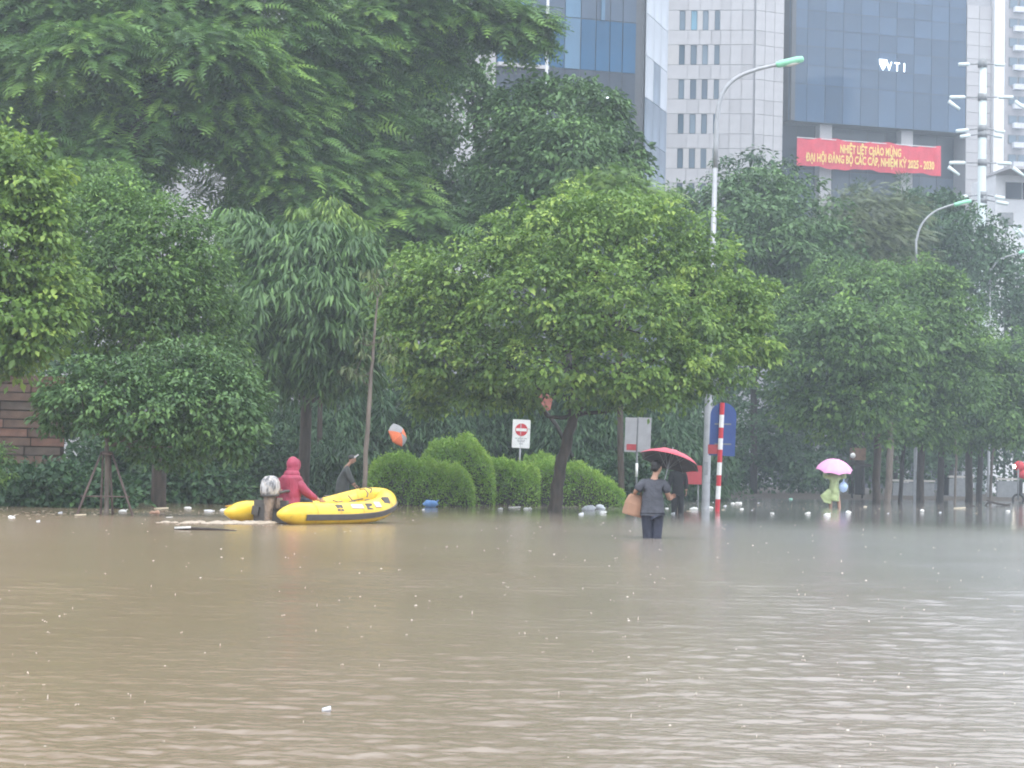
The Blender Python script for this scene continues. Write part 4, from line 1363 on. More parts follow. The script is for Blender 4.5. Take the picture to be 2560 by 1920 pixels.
def hand_into(mb, wrist, d, side, s=.17, curl=.4, up=None):
    """palm and five separate bent fingers, fingers run along d, thumb on the side given"""
    w, d = Vector(wrist), Vector(d).normalized()
    sd_ = Vector(side).normalized()
    sd_ = (sd_ - d * sd_.dot(d)).normalized()
    nn = d.cross(sd_)
    palm = w + d * s * .28
    R3 = Matrix((sd_, d, nn)).transposed()
    mb.ell(palm, (s * .22, s * .30, s * .10), 10, 7, R3)
    for k, (off, ln) in enumerate(((.17, .40), (.06, .46), (-.05, .43), (-.16, .34))):
        p0 = w + d * s * .5 + sd_ * s * off
        p1 = p0 + d * s * ln * .45 + nn * s * curl * .12
        p2 = p1 + (d * (1 - curl) + nn * curl) * s * ln * .33
        p3 = p2 + (d * (1 - curl * 1.6) + nn * curl * 1.5) * s * ln * .25
        mb.tube([p0 - d * s * .08, p0, p1, p2, p3], [s * .052, s * .052, s * .048, s * .043, s * .03], 6)
    p0 = w + d * s * .16 + sd_ * s * .2
    p1 = p0 + (sd_ * .6 + d * .7) * s * .2
    p2 = p1 + (sd_ * .2 + d * .9 + nn * curl) * s * .17
    mb.tube([w + d * s * .1 + sd_ * s * .1, p0, p1, p2], [s * .07, s * .065, s * .055, s * .035], 6)

M_SKIN = mat('skin', (.42, .24, .17), .5, .06, 10, .05)
M_HAIR = mat('black_hair', (.015, .013, .013), .45, .2, 40, .4, stretch=(1, 1, .2))
M_TEE = mat('charcoal_tee', (.060, .063, .078), .8, .18, 7, .9, dist=.06)
M_TROU = mat('navy_trousers', (.030, .034, .055), .7, .18, 8, .9, dist=.05, stretch=(1, 1, .5))
M_TAN = mat('tan_cardboard', (.34, .195, .13), .8, .1, 4, .2)
M_CRIM = mat('crimson_jacket', (.31, .040, .080), .55, .16, 6, .9, dist=.07, stretch=(1, 1, .55))
M_PONCHO = mat('lime_raincoat', (.34, .41, .19), .35, .22, 6, .9, dist=.08, spec=.5)
M_RAINGREY = mat('grey_raincoat', (.048, .052, .050), .45, .15, 8, .5)
M_RUBR = mat('red_umbrella_cloth', (.46, .070, .10), .5, .08, 5, .1)
M_UMBIN = mat('silver_black_lining', (.05, .05, .062), .45, .15, 5, .1)
M_PINK = mat('pink_umbrella_cloth', (.78, .34, .60), .5, .08, 5, .1)
M_ORNG = mat('orange_umbrella_cloth', (.75, .17, .06), .5, .08, 5, .1)
M_GREYC = mat('grey_umbrella_cloth', (.28, .28, .29), .5, .1, 5, .1)
M_WHITEC = mat('white_cloth', (.75, .75, .76), .6, .06, 6, .2)
M_BAGB = mat('pale_blue_plastic', (.42, .55, .80), .3, .12, 9, .5, spec=.5)

def head_mesh(mb, c, yaw=0.0, tilt=0.0, s=1.0):
    """face features added to a skinned head: nose, ears, lips, eyes (face looks along +y before yaw)"""
    R3 = Matrix.Rotation(yaw, 3, 'Z') @ Matrix.Rotation(tilt, 3, 'X')
    c = Vector(c)
    def p(x, y, z): return c + R3 @ Vector((x * s, y * s, z * s))
    mb.ell(c + R3 @ Vector((0, .012, .01)), (.076 * s, .095 * s, .115 * s), 16, 12, R3)
    mb.ell(p(0, .03, -.06), (.055 * s, .062 * s, .055 * s), 12, 8, R3)
    mb.ell(p(0, .108, -.012), (.013 * s, .02 * s, .022 * s), 8, 6, R3)
    for sx in (-1, 1):
        mb.ell(p(.078 * sx, .005, -.005), (.010 * s, .02 * s, .032 * s), 8, 6, R3)
        mb.ell(p(.032 * sx, .088, .018), (.014 * s, .010 * s, .009 * s), 8, 6, R3)
    mb.ell(p(0, .098, -.056), (.026 * s, .010 * s, .009 * s), 8, 6, R3)

def umbrella(name, label, hub, axis, radius, depth, mats_, shaft_len, spin=0.0, group=None, inner=None, n=8):
    """canopy of gores, each its own part; hub = top of the canopy, axis points up out of it"""
    ax = Vector(axis).normalized()
    t = thing(name, label, 'umbrella', hub, 0, group)
    q = Vector((0, 0, 1)).rotation_difference(ax).to_matrix()
    def pt(a, r):
        z = -depth * (r ** 2.0) * (.75 + .25 * r)
        return q @ Vector((radius * r * cos(a), radius * r * sin(a), z))
    for k in range(n):
        a0, a1 = spin + 2 * pi * k / n, spin + 2 * pi * (k + 1) / n
        vs, fs = [], []
        nr, na = 7, 6
        for i in range(nr + 1):
            r = i / nr
            for j in range(na + 1):
                f_ = j / na
                a = a0 + (a1 - a0) * f_
                sag = 4 * f_ * (1 - f_)
                v = pt(a, r * (1 - .085 * sag * r * r))
                v = v - ax * (.045 * radius * sag * r)
                vs.append(v)
        m_ = len(vs)
        vs += [v - ax * .004 for v in vs]
        W = na + 1
        for i in range(nr):
            for j in range(na):
                a = i * W + j
                fs.append((a, a + W, a + W + 1, a + 1))
                fs.append((m_ + a, m_ + a + 1, m_ + a + W + 1, m_ + a + W))
        for j in range(na):
            a = nr * W + j
            fs.append((a, a + m_, a + 1 + m_, a + 1))
        me = bpy.data.meshes.new('gore')
        me.from_pydata([tuple(v) for v in vs], [], fs)
        mo = mats_[k % len(mats_)]
        me.materials.append(mo)
        me.materials.append(inner or mo)
        me.polygons.foreach_set('material_index', [(i % 2) if i < nr * na * 2 else 0 for i in range(len(fs))])
        me.polygons.foreach_set('use_smooth', [True] * len(fs))
        link('gore', me, t)
        rb = MB()
        rb.tube([pt(a0, r_) - ax * .012 for r_ in (.02, .3, .6, .85, 1.0)], .0045, 5)
        rb.tube([pt(a0, .48) - ax * .014, -ax * (shaft_len * .42)], .004, 5)
        rb.build('rib', M_STEELD, t)
    MB().tube([ax * .05, -ax * (shaft_len - .1)], .009, 8).build('shaft', M_STEEL, t, smooth=True)
    MB().tube([-ax * (shaft_len - .12), -ax * shaft_len], .016, 8).build('handle', M_BLACK, t, smooth=True)
    MB().tube([ax * .06, ax * .0], [.006, .02], 8).build('ferrule', M_STEELD, t, smooth=True)
    return t

# --- wading man seen from behind (local: x right, y away, z up, water at 0)
mo = gp(1630, 1346)
mo = np.array((mo[0], mo[1], 0))
t = thing('person', 'man in charcoal tee and dark trousers wading away, tan bag in hand', 'person', mo)
ex = MB()
head_c = (.055, .03, 1.165)
head_mesh(ex, head_c, yaw=radians(-35), tilt=radians(-8))
hand_into(ex, (-.30, .09, .73), (-.1, .1, -1), (.3, .9, 0), .17, .7)
hand_into(ex, (.29, .19, .645), (.35, .4, .3), (0, .2, 1), .17, .75)
J = [(0, 0, .50), (0, .01, .70), (0, .02, .90), (.02, .02, 1.0), (.05, .03, 1.07), (.055, .03, 1.12),           # 0-5 spine
     (-.155, .0, .905), (-.26, -.03, .80), (-.30, .09, .73),                                    # 6-8 left arm (carrying)
     (.165, .0, .90), (.25, .02, .73), (.29, .19, .645),                                      # 9-11 right arm
     (-.09, 0, .42), (-.085, .02, .05), (-.075, -.02, -.25), (-.075, -.02, -.42),             # left leg
     (.09, 0, .42), (.085, -.02, .05), (.08, -.06, -.25), (.08, -.05, -.42)]
Ed = [(0, 1), (1, 2), (2, 3), (3, 4), (4, 5), (2, 6), (6, 7), (7, 8), (2, 9), (9, 10), (10, 11), (0, 12), (12, 13), (13, 14), (14, 15), (0, 16), (16, 17), (17, 18), (18, 19)]
Rd = [(.14, .10), (.13, .09), (.10, .07), (.05, .05), (.055, .055), (.06, .06), .045, .042, .034, .045, .045, .034, .085, .06, .05, .04, .085, .06, .05, .04]
skin('body', J, Ed, Rd, M_SKIN, t, 2, 0, ex)
skin('shirt', [(0, 0, .42), (0, 0, .55), (0, .01, .72), (0, .02, .89), (.015, .02, .985), (-.15, .0, .93), (-.225, -.01, .83), (-.262, -.02, .765), (.165, 0, .925), (.228, .005, .83), (.25, .015, .745)],
     [(0, 1), (1, 2), (2, 3), (3, 4), (3, 5), (5, 6), (6, 7), (3, 8), (8, 9), (9, 10)],
     [(.205, .15), (.20, .145), (.195, .14), (.165, .12), (.07, .07), .088, .084, .080, .088, .084, .080], M_TEE, t, 2, 1)
skin('trousers', [(0, 0, .50), (-.085, 0, .36), (-.072, .01, .15), (-.064, 0, -.12), (.085, 0, .36), (.075, -.01, .15), (.068, -.03, -.12)], [(0, 1), (1, 2), (2, 3), (0, 4), (4, 5), (5, 6)],
     [(.17, .13), (.112, .12), (.092, .10), (.072, .08), (.112, .12), (.092, .10), (.072, .08)], M_TROU, t, 2, 0)
hb = MB()
Rh = Matrix.Rotation(radians(-35), 3, 'Z') @ Matrix.Rotation(radians(-8), 3, 'X')
hb.ell(Vector(head_c) + Rh @ Vector((0, -.012, .04)), (.086, .10, .095), 16, 10, Rh, .04)
hb.ell(Vector(head_c) + Rh @ Vector((0, -.045, -.01)), (.074, .06, .07), 12, 8, Rh, .05)
hb.build('hair', M_HAIR, t, smooth=True)

# his bag
bc = mo + np.array((-.30, .10, .20))
t = thing('shopping_bag', 'tan paper bag hanging from the wading man\'s left hand', 'bag', bc + np.array((0, 0, .26)))
R3 = Matrix.Rotation(radians(14), 3, 'Y') @ Matrix.Rotation(radians(20), 3, 'Z')
bg_ = MB()
nV = []
for j, (z, w, d) in enumerate(((0, .15, .09), (.02, .155, .095), (.18, .16, .085), (.30, .145, .05), (.345, .125, .018))):
    for x, y in ((-w, -d), (0, -d * 1.1), (w, -d), (w, d), (0, d * 1.05), (-w, d)):
        nV.append(R3 @ Vector((x, y, z - .10 + .004 * ((j * 7 + int(x * 100)) % 5))))
fs = [tuple(range(5, -1, -1)), tuple(range(24, 30))]
for j in range(4):
    fs += [(j * 6 + i, j * 6 + (i + 1) % 6, (j + 1) * 6 + (i + 1) % 6, (j + 1) * 6 + i) for i in range(6)]
bg_.add(nV, fs).build('sack', M_TAN, t)
for sy in (-1, 1):
    MB().tube([R3 @ Vector((-.06, .02 * sy, .235)), R3 @ Vector((-.03, .02 * sy, .33)), R3 @ Vector((.03, .02 * sy, .33)), R3 @ Vector((.06, .02 * sy, .235))], .006, 6).build('handle', M_TAN, t, smooth=True)

# red umbrella over him
ub = mo + np.array((.33, .26, 1.455))
umbrella('umbrella', 'red umbrella with a dark lining tilted over the wading man', ub, (.26, .26, 1), .52, .20, [M_RUBR], .80, .2, inner=M_UMBIN)

# --- person in dark clothes further off, beyond the umbrella
d0 = wl(1695, 56)
t = thing('person', 'figure in long dark clothes standing beyond the red umbrella', 'person', d0)
ex = MB()
head_mesh(ex, (0, .02, 1.36), yaw=radians(160))
for sx in (-1, 1):
    hand_into(ex, (.24 * sx, .02, .62), (0, 0, -1), (0, -1, 0), .17, .5)
skin('body', [(0, 0, .68), (0, 0, .95), (0, 0, 1.14), (0, .01, 1.24), (0, .02, 1.34), (-.18, 0, 1.12), (-.22, 0, .86), (-.24, .02, .62), (.18, 0, 1.12), (.22, 0, .86), (.24, .02, .62), (-.09, 0, .6), (-.09, 0, .2), (-.09, 0, -.25), (.09, 0, .6), (.09, 0, .2), (.09, 0, -.25)],
     [(0, 1), (1, 2), (2, 3), (3, 4), (2, 5), (5, 6), (6, 7), (2, 8), (8, 9), (9, 10), (0, 11), (11, 12), (12, 13), (0, 14), (14, 15), (15, 16)],
     [(.11, .08), (.11, .08), (.10, .07), .05, .06, .045, .042, .033, .045, .042, .033, .08, .06, .045, .08, .06, .045], M_SKIN, t, 2, 0, ex)
skin('jacket', [(0, 0, .44), (0, 0, .9), (0, 0, 1.13), (0, 0, 1.24), (-.18, 0, 1.13), (-.225, 0, .86), (-.24, .02, .66), (.18, 0, 1.13), (.225, 0, .86), (.24, .02, .66)], [(0, 1), (1, 2), (2, 3), (2, 4), (4, 5), (5, 6), (2, 7), (7, 8), (8, 9)],
     [(.19, .15), (.18, .13), (.17, .12), .07, .085, .07, .055, .085, .07, .055], M_BLACK, t, 2, 0)
skin('trousers', [(0, 0, .66), (-.09, 0, .5), (-.09, 0, .1), (-.09, 0, -.2), (.09, 0, .5), (.09, 0, .1), (.09, 0, -.2)], [(0, 1), (1, 2), (2, 3), (0, 4), (4, 5), (5, 6)], [(.16, .13), .11, .09, .08, .11, .09, .08], M_BLACK, t, 2, 0)
MB().ell((0, .03, 1.40), (.092, .108, .09), 14, 8, None, .04).build('hair', M_HAIR, t, smooth=True)

# --- person in lime raincoat under the pink umbrella
p0 = wl(2086, 74)
t = thing('person', 'person in a lime raincoat wading with both arms raised to a pink umbrella', 'person', p0)
ex = MB()
head_mesh(ex, (-.02, .02, 1.27), yaw=radians(180))
hand_into(ex, (-.20, -.03, 1.31), (.5, 0, 1), (.6, -1, 0), .16, .8)
hand_into(ex, (.19, -.03, 1.30), (-.5, 0, 1), (-.6, -1, 0), .16, .8)
Jp = [(0, 0, .60), (0, 0, .84), (0, 0, 1.04), (-.01, .01, 1.14), (-.02, .02, 1.22), (-.20, 0, 1.03), (-.34, -.03, .98), (-.30, -.04, 1.16), (-.20, -.03, 1.31), (.19, 0, 1.03), (.33, -.03, .98), (.28, -.04, 1.15), (.19, -.03, 1.30),
      (-.09, 0, .5), (-.11, 0, .14), (-.11, -.02, -.22), (.09, 0, .5), (.15, -.03, .14), (.19, -.02, -.22)]
skin('body', Jp, [(0, 1), (1, 2), (2, 3), (3, 4), (2, 5), (5, 6), (6, 7), (7, 8), (2, 9), (9, 10), (10, 11), (11, 12), (0, 13), (13, 14), (14, 15), (0, 16), (16, 17), (17, 18)],
     [(.14, .1), (.13, .1), (.13, .1), .05, .06, .05, .042, .036, .03, .05, .042, .036, .03, .085, .06, .045, .085, .06, .045], M_SKIN, t, 2, 0, ex)
skin('raincoat', [(-.02, 0, .20), (-.01, 0, .45), (0, 0, .80), (0, 0, 1.03), (-.01, .02, 1.15), (-.20, 0, 1.02), (-.345, -.03, .98), (-.32, -.035, 1.12), (-.24, -.03, 1.25), (.19, 0, 1.02), (.34, -.03, .98), (.30, -.035, 1.12), (.23, -.03, 1.24)],
     [(0, 1), (1, 2), (2, 3), (3, 4), (3, 5), (5, 6), (6, 7), (7, 8), (3, 9), (9, 10), (10, 11), (11, 12)],
     [(.31, .22), (.25, .19), (.19, .15), (.19, .14), .075, .085, .075, .07, .06, .085, .075, .07, .06], M_PONCHO, t, 2, 1)
fl = MB()
fl.add([(-.20, -.1, .62), (-.46, -.08, .38), (-.33, -.14, .16), (-.12, -.2, .12), (-.1, -.17, .55), (-.20, .0, .62), (-.46, -.04, .38), (-.33, -.06, .16), (-.12, -.1, .12), (-.1, -.05, .55)],
       [(0, 1, 2, 3, 4), (9, 8, 7, 6, 5)] + [(i, (i + 1) % 5, (i + 1) % 5 + 5, i + 5) for i in range(5)])
fl.build('coat_flap', M_PONCHO, t)
t.scale = (1.15, 1.15, 1.12)
MB().ell((-.02, -.0, 1.30), (.09, .108, .095), 14, 8, None, .04).build('hair', M_HAIR, t, smooth=True)
umbrella('umbrella', 'pink umbrella held low over the person in the lime raincoat', p0 + np.array((.02, -.04, 1.78)), (.05, -.30, 1), .70, .40, [M_PINK], .55, .1)
bl = thing('plastic_bag', 'pale blue plastic bag hanging from the arm of the lime raincoat', 'bag', p0 + np.array((.31, -.16, .76)))
b = MB()
b.ell((0, 0, .0), (.16, .10, .19), 12, 9, None, .12)
b.tube([(0, 0, .14), (.0, .02, .22), (.03, .04, .30)], [.07, .03, .02], 8)
b.build('sack', M_BAGB, bl)

# --- stooping figure in a grey raincoat behind the boat
g0 = wl(868, 56)
t = thing('person', 'dim stooping figure in a dark grey raincoat with a pale cap brim behind the boat', 'person', g0)
qg = lambda a, b, dy=0: at(a, b, 56 + dy) - g0
hc = qg(880, 1148)
ex = MB()
head_mesh(ex, hc, yaw=radians(-80), tilt=radians(-20))
pel, chs, nk = qg(856, 1222), qg(858, 1178), qg(873, 1160)
sL, eL, wL_ = qg(866, 1174, -.2), qg(874, 1196, -.22), qg(884, 1214, -.2)
sR, eR, wR_ = qg(866, 1174, .2), qg(876, 1196, .22), qg(888, 1212, .2)
hand_into(ex, wL_, (.6, -.1, -.5), (0, -1, 0), .17, .5)
hand_into(ex, wR_, (.6, .1, -.5), (0, 1, 0), .17, .5)
kz = np.array((0, 0, -.45))
skin('body', [pel, chs, nk, hc - np.array((0, 0, .03)), sL, eL, wL_, sR, eR, wR_, pel + np.array((0, -.1, -.1)), pel + np.array((.05, -.1, -.5)), pel + np.array((0, -.1, -.9)), pel + np.array((0, .1, -.1)), pel + np.array((-.1, .1, -.5)), pel + np.array((-.2, .1, -.9))],
     [(0, 1), (1, 2), (2, 3), (1, 4), (4, 5), (5, 6), (1, 7), (7, 8), (8, 9), (0, 10), (10, 11), (11, 12), (0, 13), (13, 14), (14, 15)],
     [(.10, .11), (.08, .09), .045, .06, .045, .042, .033, .045, .042, .033, .08, .06, .045, .08, .06, .045], M_SKIN, t, 2, 0, ex)
skin('raincoat', [pel + np.array((-.02, 0, -.55)), pel, chs, nk, sL, eL, wL_ * .8 + eL * .2, sR, eR, wR_ * .8 + eR * .2], [(0, 1), (1, 2), (2, 3), (2, 4), (4, 5), (5, 6), (2, 7), (7, 8), (8, 9)],
     [(.27, .24), (.21, .21), (.20, .22), .10, .11, .085, .06, .11, .085, .06], M_RAINGREY, t, 2, 1)
cp = MB()
cp.ell(hc + np.array((-.01, 0, .05)), (.10, .095, .085), 14, 8)
cp.build('cap', M_RAINGREY, t, smooth=True)
MB().box(hc + np.array((.12, -.02, .09)), (.14, .13, .035), Matrix.Rotation(radians(-38), 3, 'Y')).build('cap_brim', M_WHITEC, t)

# --- orange and grey umbrella tilted on its side under the trees
oc = at(990, 1090, 67)
umbrella('umbrella', 'orange and grey open umbrella tilted on its side under the dark shrubs', oc + np.array((.15, .2, .1)), (.70, -.62, .36), .42, .16, [M_ORNG, M_GREYC, M_GREYC, M_ORNG, M_ORNG, M_GREYC], .7, .5, n=6)
# ------------------------------------------------------------------ inflatable boat
M_YEL = mat('yellow_rubber', (.78, .53, .045), .32, .09, 4, .12, spec=.5, dirt=(.52, .34, .06), dist=.03)
M_YELD = mat('amber_rubber', (.62, .33, .03), .4, .08, 3, .1)
M_STRK = mat('dark_grey_rubber', (.085, .08, .078), .6, .12, 6, .2)
M_COWL = bpy.data.materials.new('patchy_cowling')
M_COWL.use_nodes = True
_t = M_COWL.node_tree
_b = _t.nodes['Principled BSDF']
_n = _t.nodes.new('ShaderNodeTexNoise'); _n.inputs['Scale'].default_value = 9
_c = _t.nodes.new('ShaderNodeTexCoord'); _t.links.new(_c.outputs['Object'], _n.inputs['Vector'])
_r_ = _t.nodes.new('ShaderNodeValToRGB')
_r_.color_ramp.elements[0].position = .38; _r_.color_ramp.elements[0].color = (.10, .10, .105, 1)
_r_.color_ramp.elements[1].position = .62; _r_.color_ramp.elements[1].color = (.48, .48, .49, 1)
_e = _r_.color_ramp.elements.new(.48); _e.color = (.27, .27, .28, 1)
_e = _r_.color_ramp.elements.new(.53); _e.color = (.40, .36, .32, 1)
_m = _t.nodes.new('ShaderNodeMapping'); _m.inputs['Scale'].default_value = (1.6, 1.6, .7)
_t.links.new(_c.outputs['Object'], _m.inputs[0]); _t.links.new(_m.outputs[0], _n.inputs['Vector'])
_t.links.new(_n.outputs[0], _r_.inputs[0]); _t.links.new(_r_.outputs[0], _b.inputs['Base Color'])
_b.inputs['Roughness'].default_value = .35
M_MUD = mat('mud_brown_leg', (.19, .145, .115), .55, .5, 9, .5)
M_STICK = mat('pale_sticker', (.48, .55, .66), .5, .06)
M_STICK2 = mat('lilac_sticker', (.52, .46, .50), .5, .06)

BA = radians(56)
near_stern = gp(697, 1312)
hB, pB_ = np.array((cos(BA), sin(BA), 0)), np.array((-sin(BA), cos(BA), 0))
half, L0 = .64, 1.88
borg = near_stern + hB * L0 + pB_ * half
borg[2] = 0
boat = thing('inflatable_boat', 'yellow inflatable boat with a dark grey side stripe motoring along the flooded kerb', 'boat', borg, BA)
def shell(y_sign):
    P_ = []
    for x in np.linspace(-L0, .68, 16):
        P_.append((x, y_sign * -half, .19 + .035 * max(0, x + .3) ** 2))
    for a in np.linspace(8, 90, 14):
        a = radians(a)
        x = .68 + 1.08 * sin(a)
        P_.append((x, y_sign * -half * cos(a) ** .75 if a < pi / 2 else 0, .19 + .035 * 1.1 + .24 * (sin(a)) ** 1.6))
    return P_
Ln, Lf = shell(1), shell(-1)
path = Ln + Lf[-2::-1]
def rad_at(x):
    d_ = x + L0
    if d_ < .02: return .06
    return min(.215, .085 + .30 * d_)
rads = [rad_at(p[0]) for p in path]
MB().tube(path, rads, 24).build('tube', M_YEL, boat, smooth=True)
# glued seams and inflation valves
for q in (5, 9, 13, 20, 25):
    for w_ in (q, len(path) - 1 - q):
        p_, r_ = np.array(path[w_]), rads[w_]
        tn = np.array(path[w_ + 1]) - np.array(path[w_ - 1]); tn /= np.linalg.norm(tn)
        MB().tube([p_ - tn * .012, p_ + tn * .012], r_ + .003, 24, cap=False).build('seam', M_YELD, boat, smooth=True)
for sy in (-1, 1):
    MB().tube([(-1.15, sy * (half - .10), .375), (-1.15, sy * (half - .105), .40)], .03, 10).build('valve', M_STRK, boat, smooth=True)
# rubbing strake round the outside, both sides and the bow
st = MB()
pts = [(p, r) for p, r in zip(path, rads) if p[0] > -1.42]
V_ = []
for i, (p, r) in enumerate(pts):
    a, b = np.array(pts[max(i - 1, 0)][0]), np.array(pts[min(i + 1, len(pts) - 1)][0])
    d_ = b - a; d_[2] = 0; d_ /= np.linalg.norm(d_)
    o_ = np.array((d_[1], -d_[0], 0))
    c = np.array(p)
    for dz, ro in ((-.115, r * .86), (-.105, r * .86 + .03), (-.01, r * 1.0 + .022), (.0, r * .995)):
        V_.append(c + o_ * ro + np.array((0, 0, dz)))
n = len(pts)
Fs = []
for i in range(n - 1):
    for k in range(3):
        Fs.append((i * 4 + k, (i + 1) * 4 + k, (i + 1) * 4 + k + 1, i * 4 + k + 1))
st.add(V_, Fs).build('strake', M_STRK, boat, smooth=False)
# floor, transom, seat
MB().box((-.12, 0, .06), (2.3, .80, .05)).build('floor', M_YELD, boat)
MB().box((-1.36, 0, .22), (.06, .80, .42)).build('transom', M_STRK, boat)
MB().box((-.72, 0, .33), (.24, .86, .04)).build('seat', M_YELD, boat)
for sy in (-1, 1):
    MB().box((-1.40, sy * .34, .23), (.05, .16, .16), Matrix.Rotation(radians(10), 3, 'X')).build('transom_holder', M_STRK, boat)
    for x in (-.35, .55, 1.15):
        z = .19 + .035 * max(0, x + .3) ** 2 + (.0 if x < .9 else .07)
        yy = half if x < .9 else half * .9
        h = MB()
        h.box((0, 0, 0), (.19, .035, .13), Matrix.Rotation(radians(0), 3, 'X'))
        R3 = Matrix.Rotation(sy * radians(28), 3, 'X')
        h.v = [tuple(R3 @ Vector(v) + Vector((x, sy * (yy + .185 * sin(radians(62))) * 1.0, z + .215 * cos(radians(62)) + .01))) for v in h.v]
        h.build('grab_handle', M_STRK, boat)
    # oarlock pads on the upper side
    for x, s in ((-.05, .06), (.32, .12), (.78, .10)):
        z = .19 + .035 * max(0, x + .3) ** 2
        MB().ell((x, sy * (half - .05), z + .212), (s, .045, .022), 10, 6).build('oarlock_pad', M_STRK, boat, smooth=True)
# stickers on the near side
for x, w, h_, m_ in ((.18, .34, .085, M_STICK), (.80, .18, .12, M_STICK2)):
    z = .19 + .035 * max(0, x + .3) ** 2
    R3 = Matrix.Rotation(radians(38), 3, 'X')
    k = MB().box((0, 0, 0), (w, .012, h_))
    an = radians(-38)
    k.v = [tuple(Matrix.Rotation(an, 3, 'X') @ Vector(v) + Vector((x, -half - .219 * cos(an), z + .219 * sin(-an)))) for v in k.v]
    s_ = k.build('sticker', m_, boat)
# ropes over the bow
def bowpt(x, y, z): return (x, y, z)
for pts_ in (((.95, .42, .42), (1.1, .22, .34), (1.2, .02, .36)), ((1.28, .30, .52), (1.2, .12, .42), (1.28, -.08, .46)), ((1.46, .16, .64), (1.43, .0, .65), (1.33, -.16, .57), (1.22, -.22, .5)), ((1.55, .05, .68), (1.50, -.12, .66), (1.36, -.2, .59))):
    MB().tube(pts_, .012, 6).build('rope', M_STRK, boat, smooth=True)
MB().tube([(-1.9, half, .3), (-1.2, half, .385), (0, half, .385), (.7, half, .42)], .01, 6).build('lifeline', M_YELD, boat, smooth=True)

# outboard motor
mo_ = borg + hB * -1.46 + pB_ * -.13
mt = thing('outboard_motor', 'outboard motor with a patchy white cowling on the stern of the boat', 'motor', mo_, BA)
cw = MB()
cw.tube([(-.10, 0, .52), (-.10, 0, .56), (-.09, 0, .68), (-.08, 0, .79), (-.07, 0, .86), (-.07, 0, .885)], [.17, .205, .215, .19, .13, .05], 18, flat=.78)
cw.build('cowling', M_COWL, mt, smooth=True)
MB().tube([(-.10, 0, .50), (-.10, 0, .535)], [.19, .205], 18, flat=.78).build('cowling_seam', M_STRK, mt, smooth=True)
MB().tube([(-.10, 0, .52), (-.11, 0, .40), (-.12, 0, .25), (-.13, 0, .0), (-.14, 0, -.35)], [.14, .115, .09, .085, .06], 14, flat=.75).build('leg', M_MUD, mt, smooth=True)
MB().box((.06, 0, .38), (.16, .22, .2)).build('clamp', M_MUD, mt)
MB().tube([(.0, -.05, .55), (.22, -.09, .60), (.52, -.12, .62)], [.03, .025, .03], 8).build('tiller', M_STRK, mt, smooth=True)
MB().tube([(-.02, 0, .80), (-.07, 0, .83), (-.12, 0, .80)], .02, 8).build('top_handle', M_STRK, mt, smooth=True)

# driver, hood up, looking ahead (local axes: x ahead, y to the far side)
dr0 = borg + hB * -.98 + pB_ * -.12
dr = thing('person', 'boat driver in a crimson hooded jacket sitting by the motor', 'person', dr0, BA)
ex = MB()
hc = (.10, .0, 1.08)
head_mesh(ex, hc, yaw=radians(-90), tilt=radians(-6))
hand_into(ex, (.42, -.37, .44), (.8, -.2, -.25), (.1, -.3, .9), .17, .35)
hand_into(ex, (-.12, .02, .60), (-1, .1, 0), (0, 0, 1), .17, .75)
skin('body', [(0, 0, .40), (.0, 0, .62), (.02, 0, .84), (.05, 0, .93), (.08, 0, 1.02), (.02, -.14, .78), (.13, -.27, .58), (.42, -.37, .44), (.0, .14, .78), (-.08, .16, .62), (-.12, .02, .60), (.12, -.10, .38), (.45, -.12, .40), (.52, -.12, .10), (.62, -.12, .08), (.12, .10, .38), (.45, .14, .40), (.52, .14, .10), (.62, .14, .08)],
     [(0, 1), (1, 2), (2, 3), (3, 4), (2, 5), (5, 6), (6, 7), (2, 8), (8, 9), (9, 10), (0, 11), (11, 12), (12, 13), (13, 14), (0, 15), (15, 16), (16, 17), (17, 18)],
     [(.11, .13), (.10, .12), (.07, .09), .045, .06, .045, .043, .033, .045, .043, .033, .085, .065, .045, .04, .085, .065, .045, .04], M_SKIN, dr, 2, 0, ex)
jx = MB()
jx.ell((.045, 0, .915), (.135, .165, .105), 18, 10)
jx.ell((.065, 0, 1.105), (.122, .118, .145), 18, 12)
jx.ell((.03, 0, .82), (.17, .235, .12), 18, 10)
skin('jacket', [(.0, 0, .36), (.0, 0, .58), (.015, 0, .78), (.045, 0, .90), (.07, 0, .99), (.075, 0, 1.09), (.07, 0, 1.17), (.02, -.15, .80), (.12, -.245, .62), (.28, -.32, .50), (.37, -.355, .46), (.0, .15, .80), (-.07, .16, .63), (-.11, .07, .605)],
     [(0, 1), (1, 2), (2, 3), (3, 4), (4, 5), (5, 6), (2, 7), (7, 8), (8, 9), (9, 10), (2, 11), (11, 12), (12, 13)],
     [(.25, .27), (.24, .265), (.205, .235), (.15, .165), (.118, .122), (.128, .13), (.075, .08), .11, .095, .072, .06, .11, .095, .06], M_CRIM, dr, 2, 1, jx)
hd = MB()
hd.tube([(.165 + .012 * cos(a) , .082 * sin(a), 1.085 + .105 * cos(a)) for a in np.linspace(0, 2 * pi, 25)], .02, 8, cap=False)
hd.build('hood_rim', M_CRIM, dr, smooth=True)
skin('trousers', [(0, 0, .40), (.12, -.10, .39), (.45, -.12, .41), (.51, -.12, .12), (.12, .10, .39), (.45, .14, .41), (.51, .14, .12)], [(0, 1), (1, 2), (2, 3), (0, 4), (4, 5), (5, 6)],
     [(.12, .15), .10, .08, .06, .10, .08, .06], M_TROU, dr, 2, 0)

